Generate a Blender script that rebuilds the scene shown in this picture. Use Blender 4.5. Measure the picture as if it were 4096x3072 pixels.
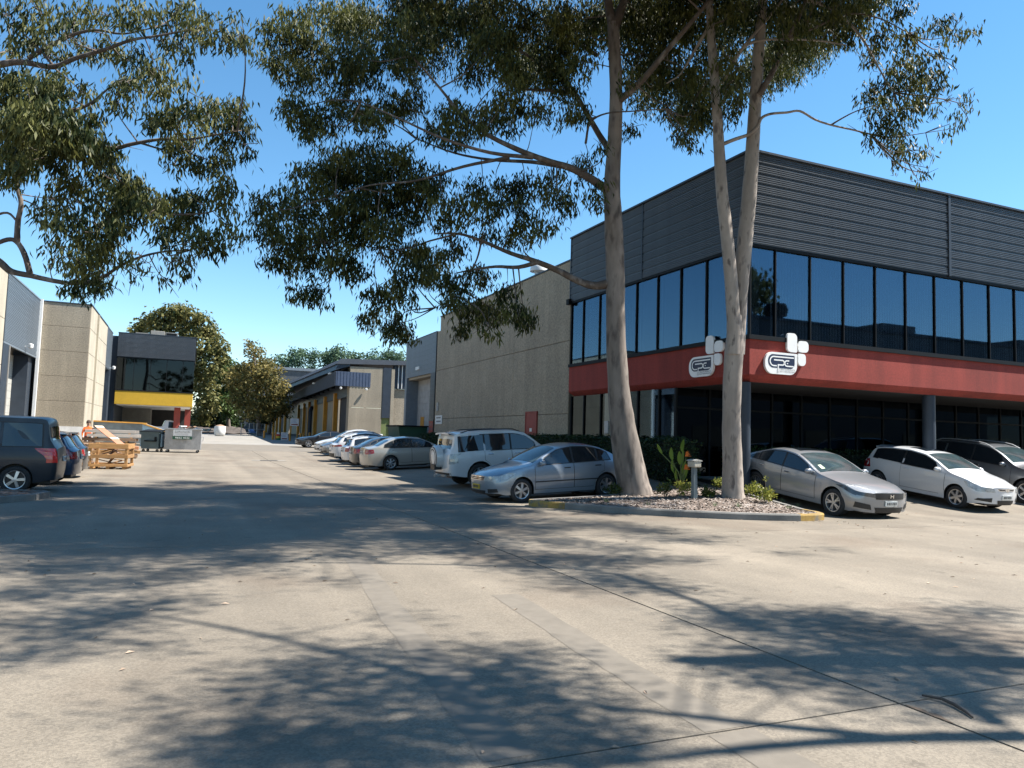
import bpy, bmesh, math, random
import numpy as np
from mathutils import Matrix, Vector
rnd = random.Random(7)
NR = np.random.default_rng(11)
scene = bpy.context.scene
for o in list(bpy.data.objects): bpy.data.objects.remove(o)
col = scene.collection
# ------------------------------------------------------------------ camera
CC = (2048.0, 1536.0); FF = 3003.0; EYE = 1.62
def _n(v): return v/np.linalg.norm(v)
def _cam(x, y): return np.array([x-CC[0], -(y-CC[1]), -FF])
Yd = _n(_cam(740, 1715)); Xd = _cam(9000, 1963); Xd = _n(Xd-Xd.dot(Yd)*Yd); Zd = np.cross(Xd, Yd)
RR = np.array([Xd, Yd, Zd]); OO = np.array([0, 0, EYE])
cd = bpy.data.cameras.new('camera'); cam = bpy.data.objects.new('camera', cd); col.objects.link(cam)
cd.sensor_width = 36; cd.lens = 36*FF/4096; cd.clip_end = 3000; cd.clip_start = 0.05
m4 = np.eye(4); m4[:3, :3] = RR; m4[:3, 3] = OO
cam.matrix_world = Matrix(m4.tolist()); scene.camera = cam
# ------------------------------------------------------------------ sun and sky
SUN = _n(np.array([.68, -.23, 1.0]))
sd = bpy.data.lights.new('sun', 'SUN'); sd.energy = 5.0; sd.angle = math.radians(.55); sd.color = (1, .955, .89)
so = bpy.data.objects.new('sun', sd); col.objects.link(so)
so.rotation_euler = Vector(SUN.tolist()).to_track_quat('Z', 'Y').to_euler(); so.location = (40, -10, 60)
w = bpy.data.worlds.new('World'); scene.world = w; w.use_nodes = True
wt = w.node_tree; wt.nodes.clear()
sky = wt.nodes.new('ShaderNodeTexSky'); sky.sky_type = 'NISHITA'; sky.sun_disc = False
sky.sun_elevation = math.asin(SUN[2]); sky.sun_rotation = math.atan2(SUN[0], SUN[1])
sky.air_density = 1.0; sky.dust_density = .0; sky.ozone_density = 3.0
bg = wt.nodes.new('ShaderNodeBackground'); bg.inputs[1].default_value = .075
wo = wt.nodes.new('ShaderNodeOutputWorld')
hs = wt.nodes.new('ShaderNodeHueSaturation'); hs.inputs['Saturation'].default_value = 1.18; hs.inputs['Hue'].default_value = .491; hs.inputs['Value'].default_value = 1.12; wt.links.new(sky.outputs[0], hs.inputs['Color']); wt.links.new(hs.outputs[0], bg.inputs[0]); wt.links.new(bg.outputs[0], wo.inputs[0])
scene.view_settings.view_transform = 'Standard'; scene.view_settings.look = 'None'
scene.view_settings.exposure = 1.38; scene.view_settings.gamma = 1
scene.render.engine = 'CYCLES'
# ------------------------------------------------------------------ helpers
def sst(x, a, b):
    t = min(1, max(0, (x-a)/(b-a))); return t*t*(3-2*t)
def zg(x, y):
    """height of the ground"""
    b = .019*max(0, min(y, 112)-42)
    t = sst(x, 10.8, 13.2)
    f2 = .055*max(0, x-8)*sst(y, 14.5, 17.2)
    f1 = .104*max(0, y-13.6)
    a = min(.62, f2*(1-t)+min(f1, .62)*t)
    return a*(1-sst(y, 50, 60))+b
def at(x, y, d):
    """picture point (2212 wide) at d metres along the view axis"""
    s = 4096/2212; r = _cam(x*s, y*s); p = OO+RR@(r*d/FF); return Vector(p.tolist())
def tag(o, label=None, cat=None, group=None, kind=None):
    if label: o['label'] = label
    if cat: o['category'] = cat
    if group: o['group'] = group
    if kind: o['kind'] = kind
    return o
def empty(name, loc, label=None, cat=None, group=None, rz=0):
    o = bpy.data.objects.new(name, None); col.objects.link(o); o.empty_display_size = .2
    o.location = loc; o.rotation_euler = (0, 0, rz)
    return tag(o, label, cat, group)
def link(name, me, parent=None):
    o = bpy.data.objects.new(name, me); col.objects.link(o); o.parent = parent; return o
def wloc(o):
    v = Vector((0, 0, 0))
    while o is not None: v += o.location; o = o.parent
    return v
class MB:
    """collects faces; build() links them as one mesh object"""
    def __init__(s): s.v = []; s.f = []; s.m = []
    def add(s, vs, fs, mi=0):
        n = len(s.v); s.v += [tuple(v) for v in vs]
        for f in fs: s.f.append(tuple(i+n for i in f)); s.m.append(mi)
        return s
    def box(s, a, b, mi=0):
        x0, y0, z0 = [min(p, q) for p, q in zip(a, b)]; x1, y1, z1 = [max(p, q) for p, q in zip(a, b)]
        return s.add([(x0,y0,z0),(x1,y0,z0),(x1,y1,z0),(x0,y1,z0),(x0,y0,z1),(x1,y0,z1),(x1,y1,z1),(x0,y1,z1)],
              [(0,3,2,1),(4,5,6,7),(0,1,5,4),(1,2,6,5),(2,3,7,6),(3,0,4,7)], mi)
    def cbox(s, c, d, mi=0): return s.box([c[i]-d[i]/2 for i in range(3)], [c[i]+d[i]/2 for i in range(3)], mi)
    def obox(s, p, q, wd, hg, up=(0,0,1), mi=0):
        """bar from p to q"""
        p = Vector(p); q = Vector(q); d = (q-p).normalized(); u = Vector(up)
        if abs(d.dot(u)) > .99: u = Vector((1,0,0))
        sx = d.cross(u).normalized(); u = sx.cross(d).normalized()
        vs = []
        for e in (p, q):
            for i, j in ((-1,-1),(1,-1),(1,1),(-1,1)): vs.append(e+sx*(i*wd/2)+u*(j*hg/2))
        return s.add(vs, [(0,1,2,3),(7,6,5,4),(0,4,5,1),(1,5,6,2),(2,6,7,3),(3,7,4,0)], mi)
    def tube(s, pts, rad, n=8, mi=0, cap=True, jit=0):
        pts = [Vector(p) for p in pts]; N = len(pts)
        if not hasattr(rad, '__len__'): rad = [rad]*N
        t0 = (pts[1]-pts[0]).normalized(); u = t0.orthogonal().normalized()
        vs = []
        for i, p in enumerate(pts):
            t = (pts[min(i+1, N-1)]-pts[max(i-1, 0)]).normalized()
            u = (u-t*u.dot(t)).normalized(); b = t.cross(u)
            for k in range(n):
                a = 2*math.pi*k/n; r = rad[i]*(1+(rnd.uniform(-jit, jit) if jit else 0))
                vs.append(p+(u*math.cos(a)+b*math.sin(a))*r)
        fs = [(i*n+k, i*n+(k+1) % n, (i+1)*n+(k+1) % n, (i+1)*n+k) for i in range(N-1) for k in range(n)]
        if cap: fs += [tuple(range(n-1, -1, -1)), tuple(range((N-1)*n, N*n))]
        return s.add(vs, fs, mi)
    def lathe(s, prof, n=24, axis='z', c=(0,0,0), mi=0):
        """prof: (r, h) pairs"""
        vs = []
        for r, h in prof:
            for k in range(n):
                a = 2*math.pi*k/n; x, y = r*math.cos(a), r*math.sin(a)
                v = (x, y, h) if axis == 'z' else ((x, h, y) if axis == 'y' else (h, x, y))
                vs.append((v[0]+c[0], v[1]+c[1], v[2]+c[2]))
        P = len(prof)
        return s.add(vs, [(i*n+k, i*n+(k+1) % n, (i+1)*n+(k+1) % n, (i+1)*n+k) for i in range(P-1) for k in range(n)], mi)
    def ext(s, poly, d, mi=0):
        """flat polygon (3-D points) extruded by vector d"""
        n = len(poly); d = Vector(d); vs = [Vector(p) for p in poly]; vs += [p+d for p in vs]
        return s.add(vs, [tuple(range(n-1, -1, -1)), tuple(range(n, 2*n))]+[(i, (i+1) % n, n+(i+1) % n, n+i) for i in range(n)], mi)
    def grid(s, P, mi=0):
        """P[i][j] points"""
        a = len(P); b = len(P[0]); vs = [p for r in P for p in r]
        return s.add(vs, [(i*b+j, (i+1)*b+j, (i+1)*b+j+1, i*b+j+1) for i in range(a-1) for j in range(b-1)], mi)
    def mesh(s, name, mats, off=None, smooth=None, fix=True):
        me = bpy.data.meshes.new(name)
        vs = s.v if off is None else [(v[0]-off[0], v[1]-off[1], v[2]-off[2]) for v in s.v]
        me.from_pydata(vs, [], s.f)
        if not isinstance(mats, (list, tuple)): mats = [mats]
        for m in mats: me.materials.append(m)
        if len(mats) > 1: me.polygons.foreach_set('material_index', s.m)
        if fix:
            bm = bmesh.new(); bm.from_mesh(me); bmesh.ops.recalc_face_normals(bm, faces=bm.faces); bm.to_mesh(me); bm.free()
        if smooth is not None:
            me.polygons.foreach_set('use_smooth', [True]*len(me.polygons)); me.set_sharp_from_angle(angle=math.radians(smooth))
        me.update(); return me
    def build(s, name, mats, parent=None, world=False, smooth=None, fix=True):
        off = wloc(parent) if (world and parent is not None) else None
        return link(name, s.mesh(name, mats, off, smooth, fix), parent)
def bevel(o, w_=.01, seg=1):
    m = o.modifiers.new('bevel', 'BEVEL'); m.width = w_; m.segments = seg; m.limit_method = 'ANGLE'; return o
# ------------------------------------------------------------------ materials
MATS = {}
def nd(nt, t, **k):
    n_ = nt.nodes.new(t)
    for a, v in k.items(): setattr(n_, a, v)
    return n_
def M(name, c=(.5,.5,.5), rough=.6, metal=0, var=.12, scale=2.5, fine=30, fvar=.08, bump=0, bscale=60, coat=0, spec=.5,
      streak=0, stretch=(1,1,1), objrand=0, stain=None):
    if name in MATS: return MATS[name]
    m = bpy.data.materials.new(name); m.use_nodes = True; nt = m.node_tree; L = nt.links.new
    b = nt.nodes['Principled BSDF']
    b.inputs['Roughness'].default_value = rough; b.inputs['Metallic'].default_value = metal
    b.inputs['Coat Weight'].default_value = coat; b.inputs['Coat Roughness'].default_value = .04
    b.inputs['Specular IOR Level'].default_value = spec
    tc = nd(nt, 'ShaderNodeTexCoord'); mp = nd(nt, 'ShaderNodeMapping'); mp.inputs['Scale'].default_value = stretch
    L(tc.outputs['Object'], mp.inputs[0])
    def noise(sc, det, src=mp.outputs[0]):
        n_ = nd(nt, 'ShaderNodeTexNoise'); n_.inputs['Scale'].default_value = sc; n_.inputs['Detail'].default_value = det
        L(src, n_.inputs['Vector']); return n_.outputs['Fac']
    def rng(f, lo, hi, a=.3, z=.7):
        r = nd(nt, 'ShaderNodeMapRange'); r.inputs[1].default_value = a; r.inputs[2].default_value = z
        r.inputs[3].default_value = lo; r.inputs[4].default_value = hi; L(f, r.inputs[0]); return r.outputs[0]
    def mul(x, y):
        r = nd(nt, 'ShaderNodeMath', operation='MULTIPLY'); L(x, r.inputs[0]); L(y, r.inputs[1]); return r.outputs[0]
    f = rng(noise(scale, 5), 1-var, 1+var)
    if fvar: f = mul(f, rng(noise(fine, 3), 1-fvar, 1+fvar))
    if streak:
        mp2 = nd(nt, 'ShaderNodeMapping'); mp2.inputs['Scale'].default_value = (2.2, 2.2, .12); L(tc.outputs['Object'], mp2.inputs[0])
        f = mul(f, rng(noise(1.0, 4, mp2.outputs[0]), 1-streak, 1+streak*.5))
    if objrand:
        oi = nd(nt, 'ShaderNodeObjectInfo'); f = mul(f, rng(oi.outputs['Random'], 1-objrand, 1+objrand, 0, 1))
    mx = nd(nt, 'ShaderNodeVectorMath', operation='SCALE'); mx.inputs[0].default_value = c; L(f, mx.inputs['Scale'])
    out = mx.outputs[0]
    if stain:
        sc_, sf, lo, hi = stain
        mm = nd(nt, 'ShaderNodeMix', data_type='RGBA'); mm.inputs[7].default_value = (*sc_, 1); L(out, mm.inputs[6])
        L(rng(noise(sf, 6), 0, 1, lo, hi), mm.inputs[0]); out = mm.outputs[2]
    L(out, b.inputs['Base Color'])
    if bump:
        bp = nd(nt, 'ShaderNodeBump'); bp.inputs['Strength'].default_value = bump; bp.inputs['Distance'].default_value = .01
        L(noise(bscale, 3), bp.inputs['Height']); L(bp.outputs[0], b.inputs['Normal'])
    MATS[name] = m; return m
def glass(name, tint=(.2,.26,.3), refl=.35, rough=.02, rc=(.9,.95,1)):
    if name in MATS: return MATS[name]
    m = bpy.data.materials.new(name); m.use_nodes = True; nt = m.node_tree; nt.nodes.clear(); L = nt.links.new
    o = nd(nt, 'ShaderNodeOutputMaterial'); mx = nd(nt, 'ShaderNodeMixShader'); t = nd(nt, 'ShaderNodeBsdfTransparent'); g = nd(nt, 'ShaderNodeBsdfGlossy')
    t.inputs[0].default_value = (*tint, 1); g.inputs['Roughness'].default_value = rough; g.inputs[0].default_value = (*rc, 1)
    lw = nd(nt, 'ShaderNodeLayerWeight'); lw.inputs[0].default_value = .35
    mr = nd(nt, 'ShaderNodeMapRange'); mr.inputs[3].default_value = refl*.6; mr.inputs[4].default_value = min(1, refl*2.2); L(lw.outputs['Fresnel'], mr.inputs[0])
    L(mr.outputs[0], mx.inputs[0]); L(t.outputs[0], mx.inputs[1]); L(g.outputs[0], mx.inputs[2]); L(mx.outputs[0], o.inputs[0])
    MATS[name] = m; return m
def leafmat(name, c1, c2, tr=.3, rough=.6):
    m = bpy.data.materials.new(name); m.use_nodes = True; nt = m.node_tree; L = nt.links.new
    b = nt.nodes['Principled BSDF']; o = nt.nodes['Material Output']
    b.inputs['Roughness'].default_value = rough; b.inputs['Specular IOR Level'].default_value = .25
    ge = nd(nt, 'ShaderNodeNewGeometry'); mx = nd(nt, 'ShaderNodeMix', data_type='RGBA')
    mx.inputs[6].default_value = (*c1, 1); mx.inputs[7].default_value = (*c2, 1)
    tc = nd(nt, 'ShaderNodeTexCoord'); nz = nd(nt, 'ShaderNodeTexNoise'); nz.inputs['Scale'].default_value = 1.1; nz.inputs['Detail'].default_value = 1; L(tc.outputs['Object'], nz.inputs['Vector'])
    mr = nd(nt, 'ShaderNodeMapRange'); mr.inputs[1].default_value = .35; mr.inputs[2].default_value = .65; mr.inputs[3].default_value = -.35; mr.inputs[4].default_value = .45; L(nz.outputs['Fac'], mr.inputs[0])
    ad = nd(nt, 'ShaderNodeMath', operation='ADD'); ad.use_clamp = True; L(ge.outputs['Random Per Island'], ad.inputs[0]); L(mr.outputs[0], ad.inputs[1]); L(ad.outputs[0], mx.inputs[0]); L(mx.outputs[2], b.inputs['Base Color'])
    t = nd(nt, 'ShaderNodeBsdfTranslucent'); ms = nd(nt, 'ShaderNodeMixShader'); ms.inputs[0].default_value = tr
    L(mx.outputs[2], t.inputs[0]); L(b.outputs[0], ms.inputs[1]); L(t.outputs[0], ms.inputs[2]); L(ms.outputs[0], o.inputs[0])
    return m
concrete = M('concrete', (.180,.152,.115), .85, var=.13, scale=.45, fine=1.6, fvar=.07, bump=.35, bscale=170, objrand=.07, stain=((.125,.092,.064), .33, .53, .78))
# coarse speckle of the exposed stone, worn wheel tracks and small dark drips
def _track(nt, src):
    tc = nd(nt, 'ShaderNodeTexCoord'); out = src
    for scl, f, lo, hi, a, z in [((1.1, .045, 1), 1.0, .86, 1.10, .35, .65), ((2.0, 2.0, 1), 1.3, 1.0, .70, .66, .74), ((9, 9, 1), 1.0, 1.0, .72, .70, .76)]:
        mp = nd(nt, 'ShaderNodeMapping'); mp.inputs['Scale'].default_value = scl; nt.links.new(tc.outputs['Object'], mp.inputs[0])
        n_ = nd(nt, 'ShaderNodeTexNoise'); n_.inputs['Scale'].default_value = f; n_.inputs['Detail'].default_value = 4; nt.links.new(mp.outputs[0], n_.inputs['Vector'])
        r = nd(nt, 'ShaderNodeMapRange'); r.inputs[1].default_value = a; r.inputs[2].default_value = z; r.inputs[3].default_value = lo; r.inputs[4].default_value = hi; nt.links.new(n_.outputs['Fac'], r.inputs[0])
        v = nd(nt, 'ShaderNodeVectorMath', operation='SCALE'); nt.links.new(out, v.inputs[0]); nt.links.new(r.outputs[0], v.inputs['Scale']); out = v.outputs[0]
    return out
_nt = concrete.node_tree; _v = nd(_nt, 'ShaderNodeTexVoronoi'); _v.inputs['Scale'].default_value = 75
_t = nd(_nt, 'ShaderNodeTexCoord'); _nt.links.new(_t.outputs['Object'], _v.inputs['Vector'])
_h = nd(_nt, 'ShaderNodeMapRange'); _h.inputs[1].default_value = 0; _h.inputs[2].default_value = 1; _h.inputs[3].default_value = .80; _h.inputs[4].default_value = 1.19
_sp = nd(_nt, 'ShaderNodeSeparateColor'); _nt.links.new(_v.outputs['Color'], _sp.inputs[0]); _nt.links.new(_sp.outputs[0], _h.inputs[0])
_s = nd(_nt, 'ShaderNodeVectorMath', operation='SCALE'); _b = _nt.nodes['Principled BSDF']
_src = _track(_nt, _b.inputs['Base Color'].links[0].from_socket)
_nt.links.new(_src, _s.inputs[0]); _nt.links.new(_h.outputs[0], _s.inputs['Scale']); _nt.links.new(_s.outputs[0], _b.inputs['Base Color'])
pale = M('pale_concrete', (.235,.22,.195), .85, var=.1, scale=.6, fine=5, bump=.2, bscale=150)
patchc = M('patch_concrete', (.152,.131,.103), .85, var=.12, scale=1.5, fine=9, bump=.15, bscale=150)
soil = M('soil', (.11,.095,.08), .95, var=.3, scale=.3, fine=4)
jointm = M('joint_filler', (.075,.065,.055), .95)
kerbm = M('kerb_concrete', (.17,.163,.15), .9, var=.25, scale=2, fine=25, bump=.3)
kerby = M('kerb_yellow', (.30,.19,.045), .8, var=.25, scale=3, fine=22, fvar=.2, bump=.2, stain=((.15,.13,.10), 6, .45, .65))
beige = M('precast_beige', (.28,.238,.175), .9, var=.1, scale=.7, fine=14, fvar=.26, bump=.6, bscale=70, streak=.12, objrand=.03)
beige2 = M('precast_light', (.38,.335,.255), .9, var=.1, scale=.7, fine=24, fvar=.13, bump=.4, bscale=70, streak=.16, objrand=.03)
clad = M('cladding_grey', (.070,.078,.088), .42, var=.12, scale=1.2, fine=6, fvar=.06, streak=.12, metal=0, objrand=.05, spec=.35)
cladl = M('cladding_light', (.14,.168,.195), .5, var=.08, scale=1.2, fine=6, objrand=.03)
trim = M('dark_trim', (.010,.012,.014), .6, spec=.12)
trimb = M('blue_grey_trim', (.030,.040,.054), .5, spec=.3)
redm = M('red_render', (.245,.034,.023), .85, var=.1, scale=1.0, fine=18, fvar=.16, bump=.6, bscale=40, streak=.22)
redd = M('red_paint', (.24,.04,.028), .6)
yelm = M('yellow_render', (.46,.28,.018), .8, var=.06, fine=12, bump=.2)
yelp = M('yellow_paint', (.42,.19,.012), .55)
white = M('white_paint', (.62,.62,.60), .5, var=.05)
navy = M('navy_ink', (.005,.016,.05), .5)
greyink = M('grey_ink', (.07,.075,.085), .6)
black = M('black_plastic', (.018,.018,.019), .5)
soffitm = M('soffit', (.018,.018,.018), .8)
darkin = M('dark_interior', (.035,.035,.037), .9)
greyin = M('interior_grey', (.18,.18,.18), .9)
blindm = M('blind_fabric', (.55,.57,.60), .9, var=.05)
steel = M('galvanised', (.36,.37,.38), .5, metal=.5, var=.12, scale=3, fine=12)
chrome = M('chrome', (.72,.72,.73), .12, metal=1, var=.02, fvar=0)
timber = M('timber', (.34,.185,.07), .8, var=.2, scale=3, fine=30, fvar=.15, stretch=(1,1,4), objrand=.18)
timberd = M('timber_old', (.22,.14,.09), .85, var=.25, scale=3, fine=30, fvar=.2, objrand=.25)
bark = M('gum_bark', (.205,.172,.146), .9, var=.28, scale=1.6, fine=7, fvar=.16, bump=.6, bscale=14, streak=.28, stretch=(1,1,.35), stain=((.085,.070,.060), 5.5, .50, .66))
bark2 = M('gum_bark_pale', (.31,.265,.225), .9, var=.22, scale=1.6, fine=7, fvar=.14, bump=.6, bscale=14, streak=.22, stretch=(1,1,.35), stain=((.12,.10,.088), 7, .56, .68))
barkd = M('gum_bark_upper', (.10,.076,.060), .85, var=.25, scale=3, fine=11, fvar=.2, bump=.5, bscale=20, stretch=(1,1,.5), stain=((.19,.165,.145), 6, .54, .66))
win = glass('office_glass', (.60,.66,.70), .34, rc=(.23,.34,.45))
yglass = glass('tinted_glass', (.10,.11,.12), .10, rc=(.35,.42,.48))
signw = M('sign_white', (.80,.80,.78), .4, var=.03, fvar=.02)
wind = glass('dark_glass', (.06,.075,.09), .16, rc=(.30,.38,.45))
# ------------------------------------------------------------------ ground
def put(name, me, parent, loc):
    o = link(name, me, parent); o.location = Vector(loc)-(wloc(parent) if parent else Vector((0,0,0))); return o
def axis_pts(lo, hi, fine0, fine1, st, far):
    a = list(np.arange(fine0, fine1+1e-6, st)); g = st; x = fine0
    while x > lo: g *= far; x -= g; a.insert(0, x)
    g = st; x = fine1
    while x < hi: g *= far; x += g; a.append(x)
    return a
gx = axis_pts(-700, 700, -14, 36, 1.0, 1.35); gy = axis_pts(-500, 1500, -6, 70, 1.0, 1.3)
ground = tag(MB().grid([[(x, y, zg(x, y)-.03) for x in gx] for y in gy]).build('ground', soil, smooth=60), kind='structure')
xe = [-13.5, 4.30, 42.0]; ye = [-9, 3.53, 11.4, 19.4, 27.6, 36.2, 44.6, 54.8]
def fr(a, b, st=.7):
    n_ = max(1, int((b-a)/st)); return [a+(b-a)*i/n_ for i in range(n_+1)]
for i in range(len(xe)-1):
    for j in range(len(ye)-1):
        x0, x1, y0, y1 = xe[i]+.012, xe[i+1]-.012, ye[j]+.008, ye[j+1]-.008
        if y0 > 18: x1 = min(x1, 13.4)
        b = MB(); P = [[(x, y, zg(x, y)) for x in fr(x0, x1)] for y in fr(y0, y1)]
        b.grid(P)
        rim = [P[0], [r[-1] for r in P], P[-1], [r[0] for r in P]]
        for e in rim: b.grid([[(p[0], p[1], p[2]-.028) for p in e], e])
        b.build('slab', concrete, ground, smooth=30)
for x0, x1, y0, y1, mt in [(-13.5, 18, 54.83, 66, patchc), (-13.5, 14, 66.03, 101, pale)]:
    P = [[(x, y, zg(x, y)+.002) for x in fr(x0, x1, 2)] for y in fr(y0, y1, 1)]
    MB().grid(P).build('slab', mt, ground, smooth=30)
for pts, wd in [([(2.12, 9.9), (1.98, 8.2), (1.83, 6.8), (1.72, 5.2), (1.6, 3.6)], .14), ([(3.15, 7.3), (3.0, 5.2), (2.93, 3.55)], .15), ([(2.93, 3.5), (2.85, 2.2)], .16)]:
    pts = [(pts[i][0]+(pts[i+1][0]-pts[i][0])*k/14, pts[i][1]+(pts[i+1][1]-pts[i][1])*k/14) for i in range(len(pts)-1) for k in range(14)]+[pts[-1]]
    P = [[(x+s*(wd+rnd.uniform(-.007, .007)+.006*math.sin(y*5)), y, zg(x, y)+.002) for s in (-1, 1)] for x, y in pts]
    MB().grid(P).build('trench_patch', patchc, ground)
# broken corner at the joint and a stick
b = MB(); b.add([(4.31+rnd.uniform(0, .012)+(.035*math.sin(k/9*math.pi)*rnd.uniform(.5, 1.2) if s else -.012), 3.5-.33*k/9, .003) for k in range(10) for s in (0, 1)], [(2*k, 2*k+1, 2*k+3, 2*k+2) for k in range(9)])
b.build('broken_edge', M('crumbled_joint', (.10,.072,.05), .95), ground)
s_ = MB().tube([(4.56,3.57,.012),(4.60,3.46,.02),(4.585,3.36,.018),(4.54,3.25,.014),(4.50,3.18,.01)], [.008,.011,.012,.010,.006], 6).build('fallen_stick', M('dead_wood', (.07,.055,.045), .9))
tag(s_, 'thin dark fallen stick lying beside the broken paving joint', 'stick')
# drain grate in the yard
gz = zg(4.3, 43.2)
dr = empty('drain_grate', (4.3, 43.2, gz), 'steel drain grate set in pale concrete in the yard', 'drain')
MB().box((-.9,-.5,.002), (.9,.5,.006)).build('surround', pale, dr)
MB().box((-.45,-.25,.004), (.45,.25,.012)).build('grate', trim, dr)
# leaf litter on the paving
b = MB()
for k in range(420):
    x = rnd.uniform(-4, 18); y = rnd.uniform(2.2, 17)
    if k < 160: x = 8+5.5*rnd.random(); y = 16.6-.77*(x-8)-rnd.random()**2*1.6
    a = rnd.uniform(0, 6.3); l = rnd.uniform(.018, .042); wd = l*rnd.uniform(.2, .4); z = zg(x, y)+.004
    c, s = math.cos(a), math.sin(a)
    b.add([(x+c*l-s*0, y+s*l, z), (x-s*wd, y+c*wd, z+.012), (x-c*l, y-s*l, z+.003), (x+s*wd, y-c*wd, z+.004)], [(0,1,2,3)])
tag(b.build('leaf_litter', M('dry_leaf', (.33,.24,.17), .8, objrand=0, var=.5, scale=3), fix=False), 'scattered dry leaf litter on the paving', 'leaf litter', kind='stuff')
# ------------------------------------------------------------------ building helpers
def rib_sheet(length, h, ribs, axis, out, amp=.022):
    """horizontal ribbed sheet; axis 'x' or 'y'; out = outward sign"""
    prof = []
    p = h/ribs
    for r in range(ribs):
        z = r*p
        if r == ribs-1 and ribs > 4: prof += [(-.008, z+p*.1), (-.008, z+p*.95)]; continue
        prof += [(0, z), (0, z+p*.45), (amp, z+p*.58), (amp, z+p*.92)]
    prof += [(0, h*.998)]
    prof = [(o_+.016*(1-z/h), z) for o_, z in prof]
    b = MB(); b.grid([[((u, out*o_, z) if axis == 'x' else (out*o_, u, z)) for u in (0, length)] for o_, z in prof])
    return b
def blinds(axis, u0, u1, z0, z1, plane, ang=.9, wd=.115, mat=None, closed=1.0):
    b = MB(); u = u0+.06
    while u < u1-.05:
        if rnd.random() < closed:
            a = ang+rnd.uniform(-.08, .08); c, s = math.cos(a)*wd/2, math.sin(a)*wd/2
            pts = [(u-c, plane-s), (u+c, plane+s)]
            if axis == 'y': pts = [(q, p) for p, q in pts]
            (a0, b0), (a1, b1) = pts
            b.add([(a0,b0,z0),(a1,b1,z0),(a1,b1,z1),(a0,b0,z1)], [(0,1,2,3)])
        u += .105
    return b
# ------------------------------------------------------------------ office block
OX, OY, FL = 13.9, 16.0, .62
Z1, Z2, Z3, Z4 = 3.38, 4.54, 7.15, 9.72
office = empty('office_building', (OX, OY, FL), 'two storey office block with dark ribbed cladding, blue glass and red band', 'building')
XE, YE = 36.0, 26.45
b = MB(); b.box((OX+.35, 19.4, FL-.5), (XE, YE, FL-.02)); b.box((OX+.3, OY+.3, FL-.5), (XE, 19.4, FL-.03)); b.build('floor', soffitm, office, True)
# red band with a splayed lower edge
b = MB()
prof = [(.30, Z1-.02), (.06, Z1+.10), (0, Z1+.17), (0, Z2-.03), (.20, Z2-.03)]
P = [[(OX+o_, YE, z), (OX+o_, OY+o_, z), (XE, OY+o_, z)] for o_, z in prof]
b.grid(P); b.build('red_band', redm, office, True, smooth=25)
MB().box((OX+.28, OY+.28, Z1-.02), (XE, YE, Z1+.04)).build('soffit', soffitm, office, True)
MB().box((OX+.25, OY+.25, Z2-.3), (XE, YE, Z2-.05)).build('upper_floor', darkin, office, True)
# ledge under the glass
b = MB(); b.box((OX-.06, OY-.06, Z2-.03), (XE, OY+.2, Z2+.09)); b.box((OX-.06, OY+.2, Z2-.03), (OX+.2, YE, Z2+.09)); b.build('window_ledge', trim, office, True)
b = MB(); b.box((OX-.02, OY-.02, Z3-.08), (XE, OY+.2, Z3+.0)); b.box((OX-.02, OY+.2, Z3-.08), (OX+.2, YE, Z3)); b.build('window_head', trim, office, True)
mx = [OX+.03]+[14.81+1.277*k for k in range(17)]; mx = [x for x in mx if x < XE]+[XE]
my = [OY+.03, 16.65]+[17.92+1.25*k for k in range(6)]+[25.42, YE-.06]
for k in range(len(mx)-1):
    w_ = link('window', MB().box((mx[k]+.016, OY+.05, Z2+.09), (mx[k+1]-.016, OY+.062, Z3-.08)).mesh('pane', win, wloc(office)), office)
    MB().box((mx[k]-.016, OY+.005, Z2+.09), (mx[k]+.016, OY+.12, Z3-.08)).build('mullion', trim, w_, True)
for k in range(len(my)-1):
    w_ = link('window', MB().box((OX+.05, my[k]+.022, Z2+.09), (OX+.062, my[k+1]-.022, Z3-.08)).mesh('pane', win, wloc(office)), office)
    MB().box((OX+.005, my[k+1]-.022, Z2+.09), (OX+.12, my[k+1]+.022, Z3-.08)).build('mullion', trim, w_, True)
for k in range(1, len(mx)-1):
    blinds('x', mx[k], mx[k+1], Z2+.12, Z3-.1, OY+.24, rnd.choice([.15, .3, .5, .25]), closed=rnd.choice([1, 1, .97])).build('blind', blindm, office, True)
for k in range(1, len(my)-1):
    if k in (2, 6): continue
    blinds('y', my[k], my[k+1], Z2+.12, Z3-.1, OX+.24, rnd.choice([.7, 1.1, 1.25])).build('blind', blindm, office, True)
b = MB(); b.box((OX+.5, OY+5.2, Z2), (XE, OY+5.25, Z3)); b.box((OX+.2, YE-.2, Z2), (XE, YE-.05, Z3)); b.box((OX+.2, OY+.2, Z3-.02), (XE, YE, Z3+.05)); b.build('inner_wall', greyin, office, True)
b = MB(); b.box((14.35, OY+.9, 5.2), (14.62, OY+1.15, Z3)); b.box((OX+.45, OY+.45, Z2), (OX+.72, OY+.72, Z3)); b.build('inner_column', M('office_white', (.55,.57,.6), .8), office, True)
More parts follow.
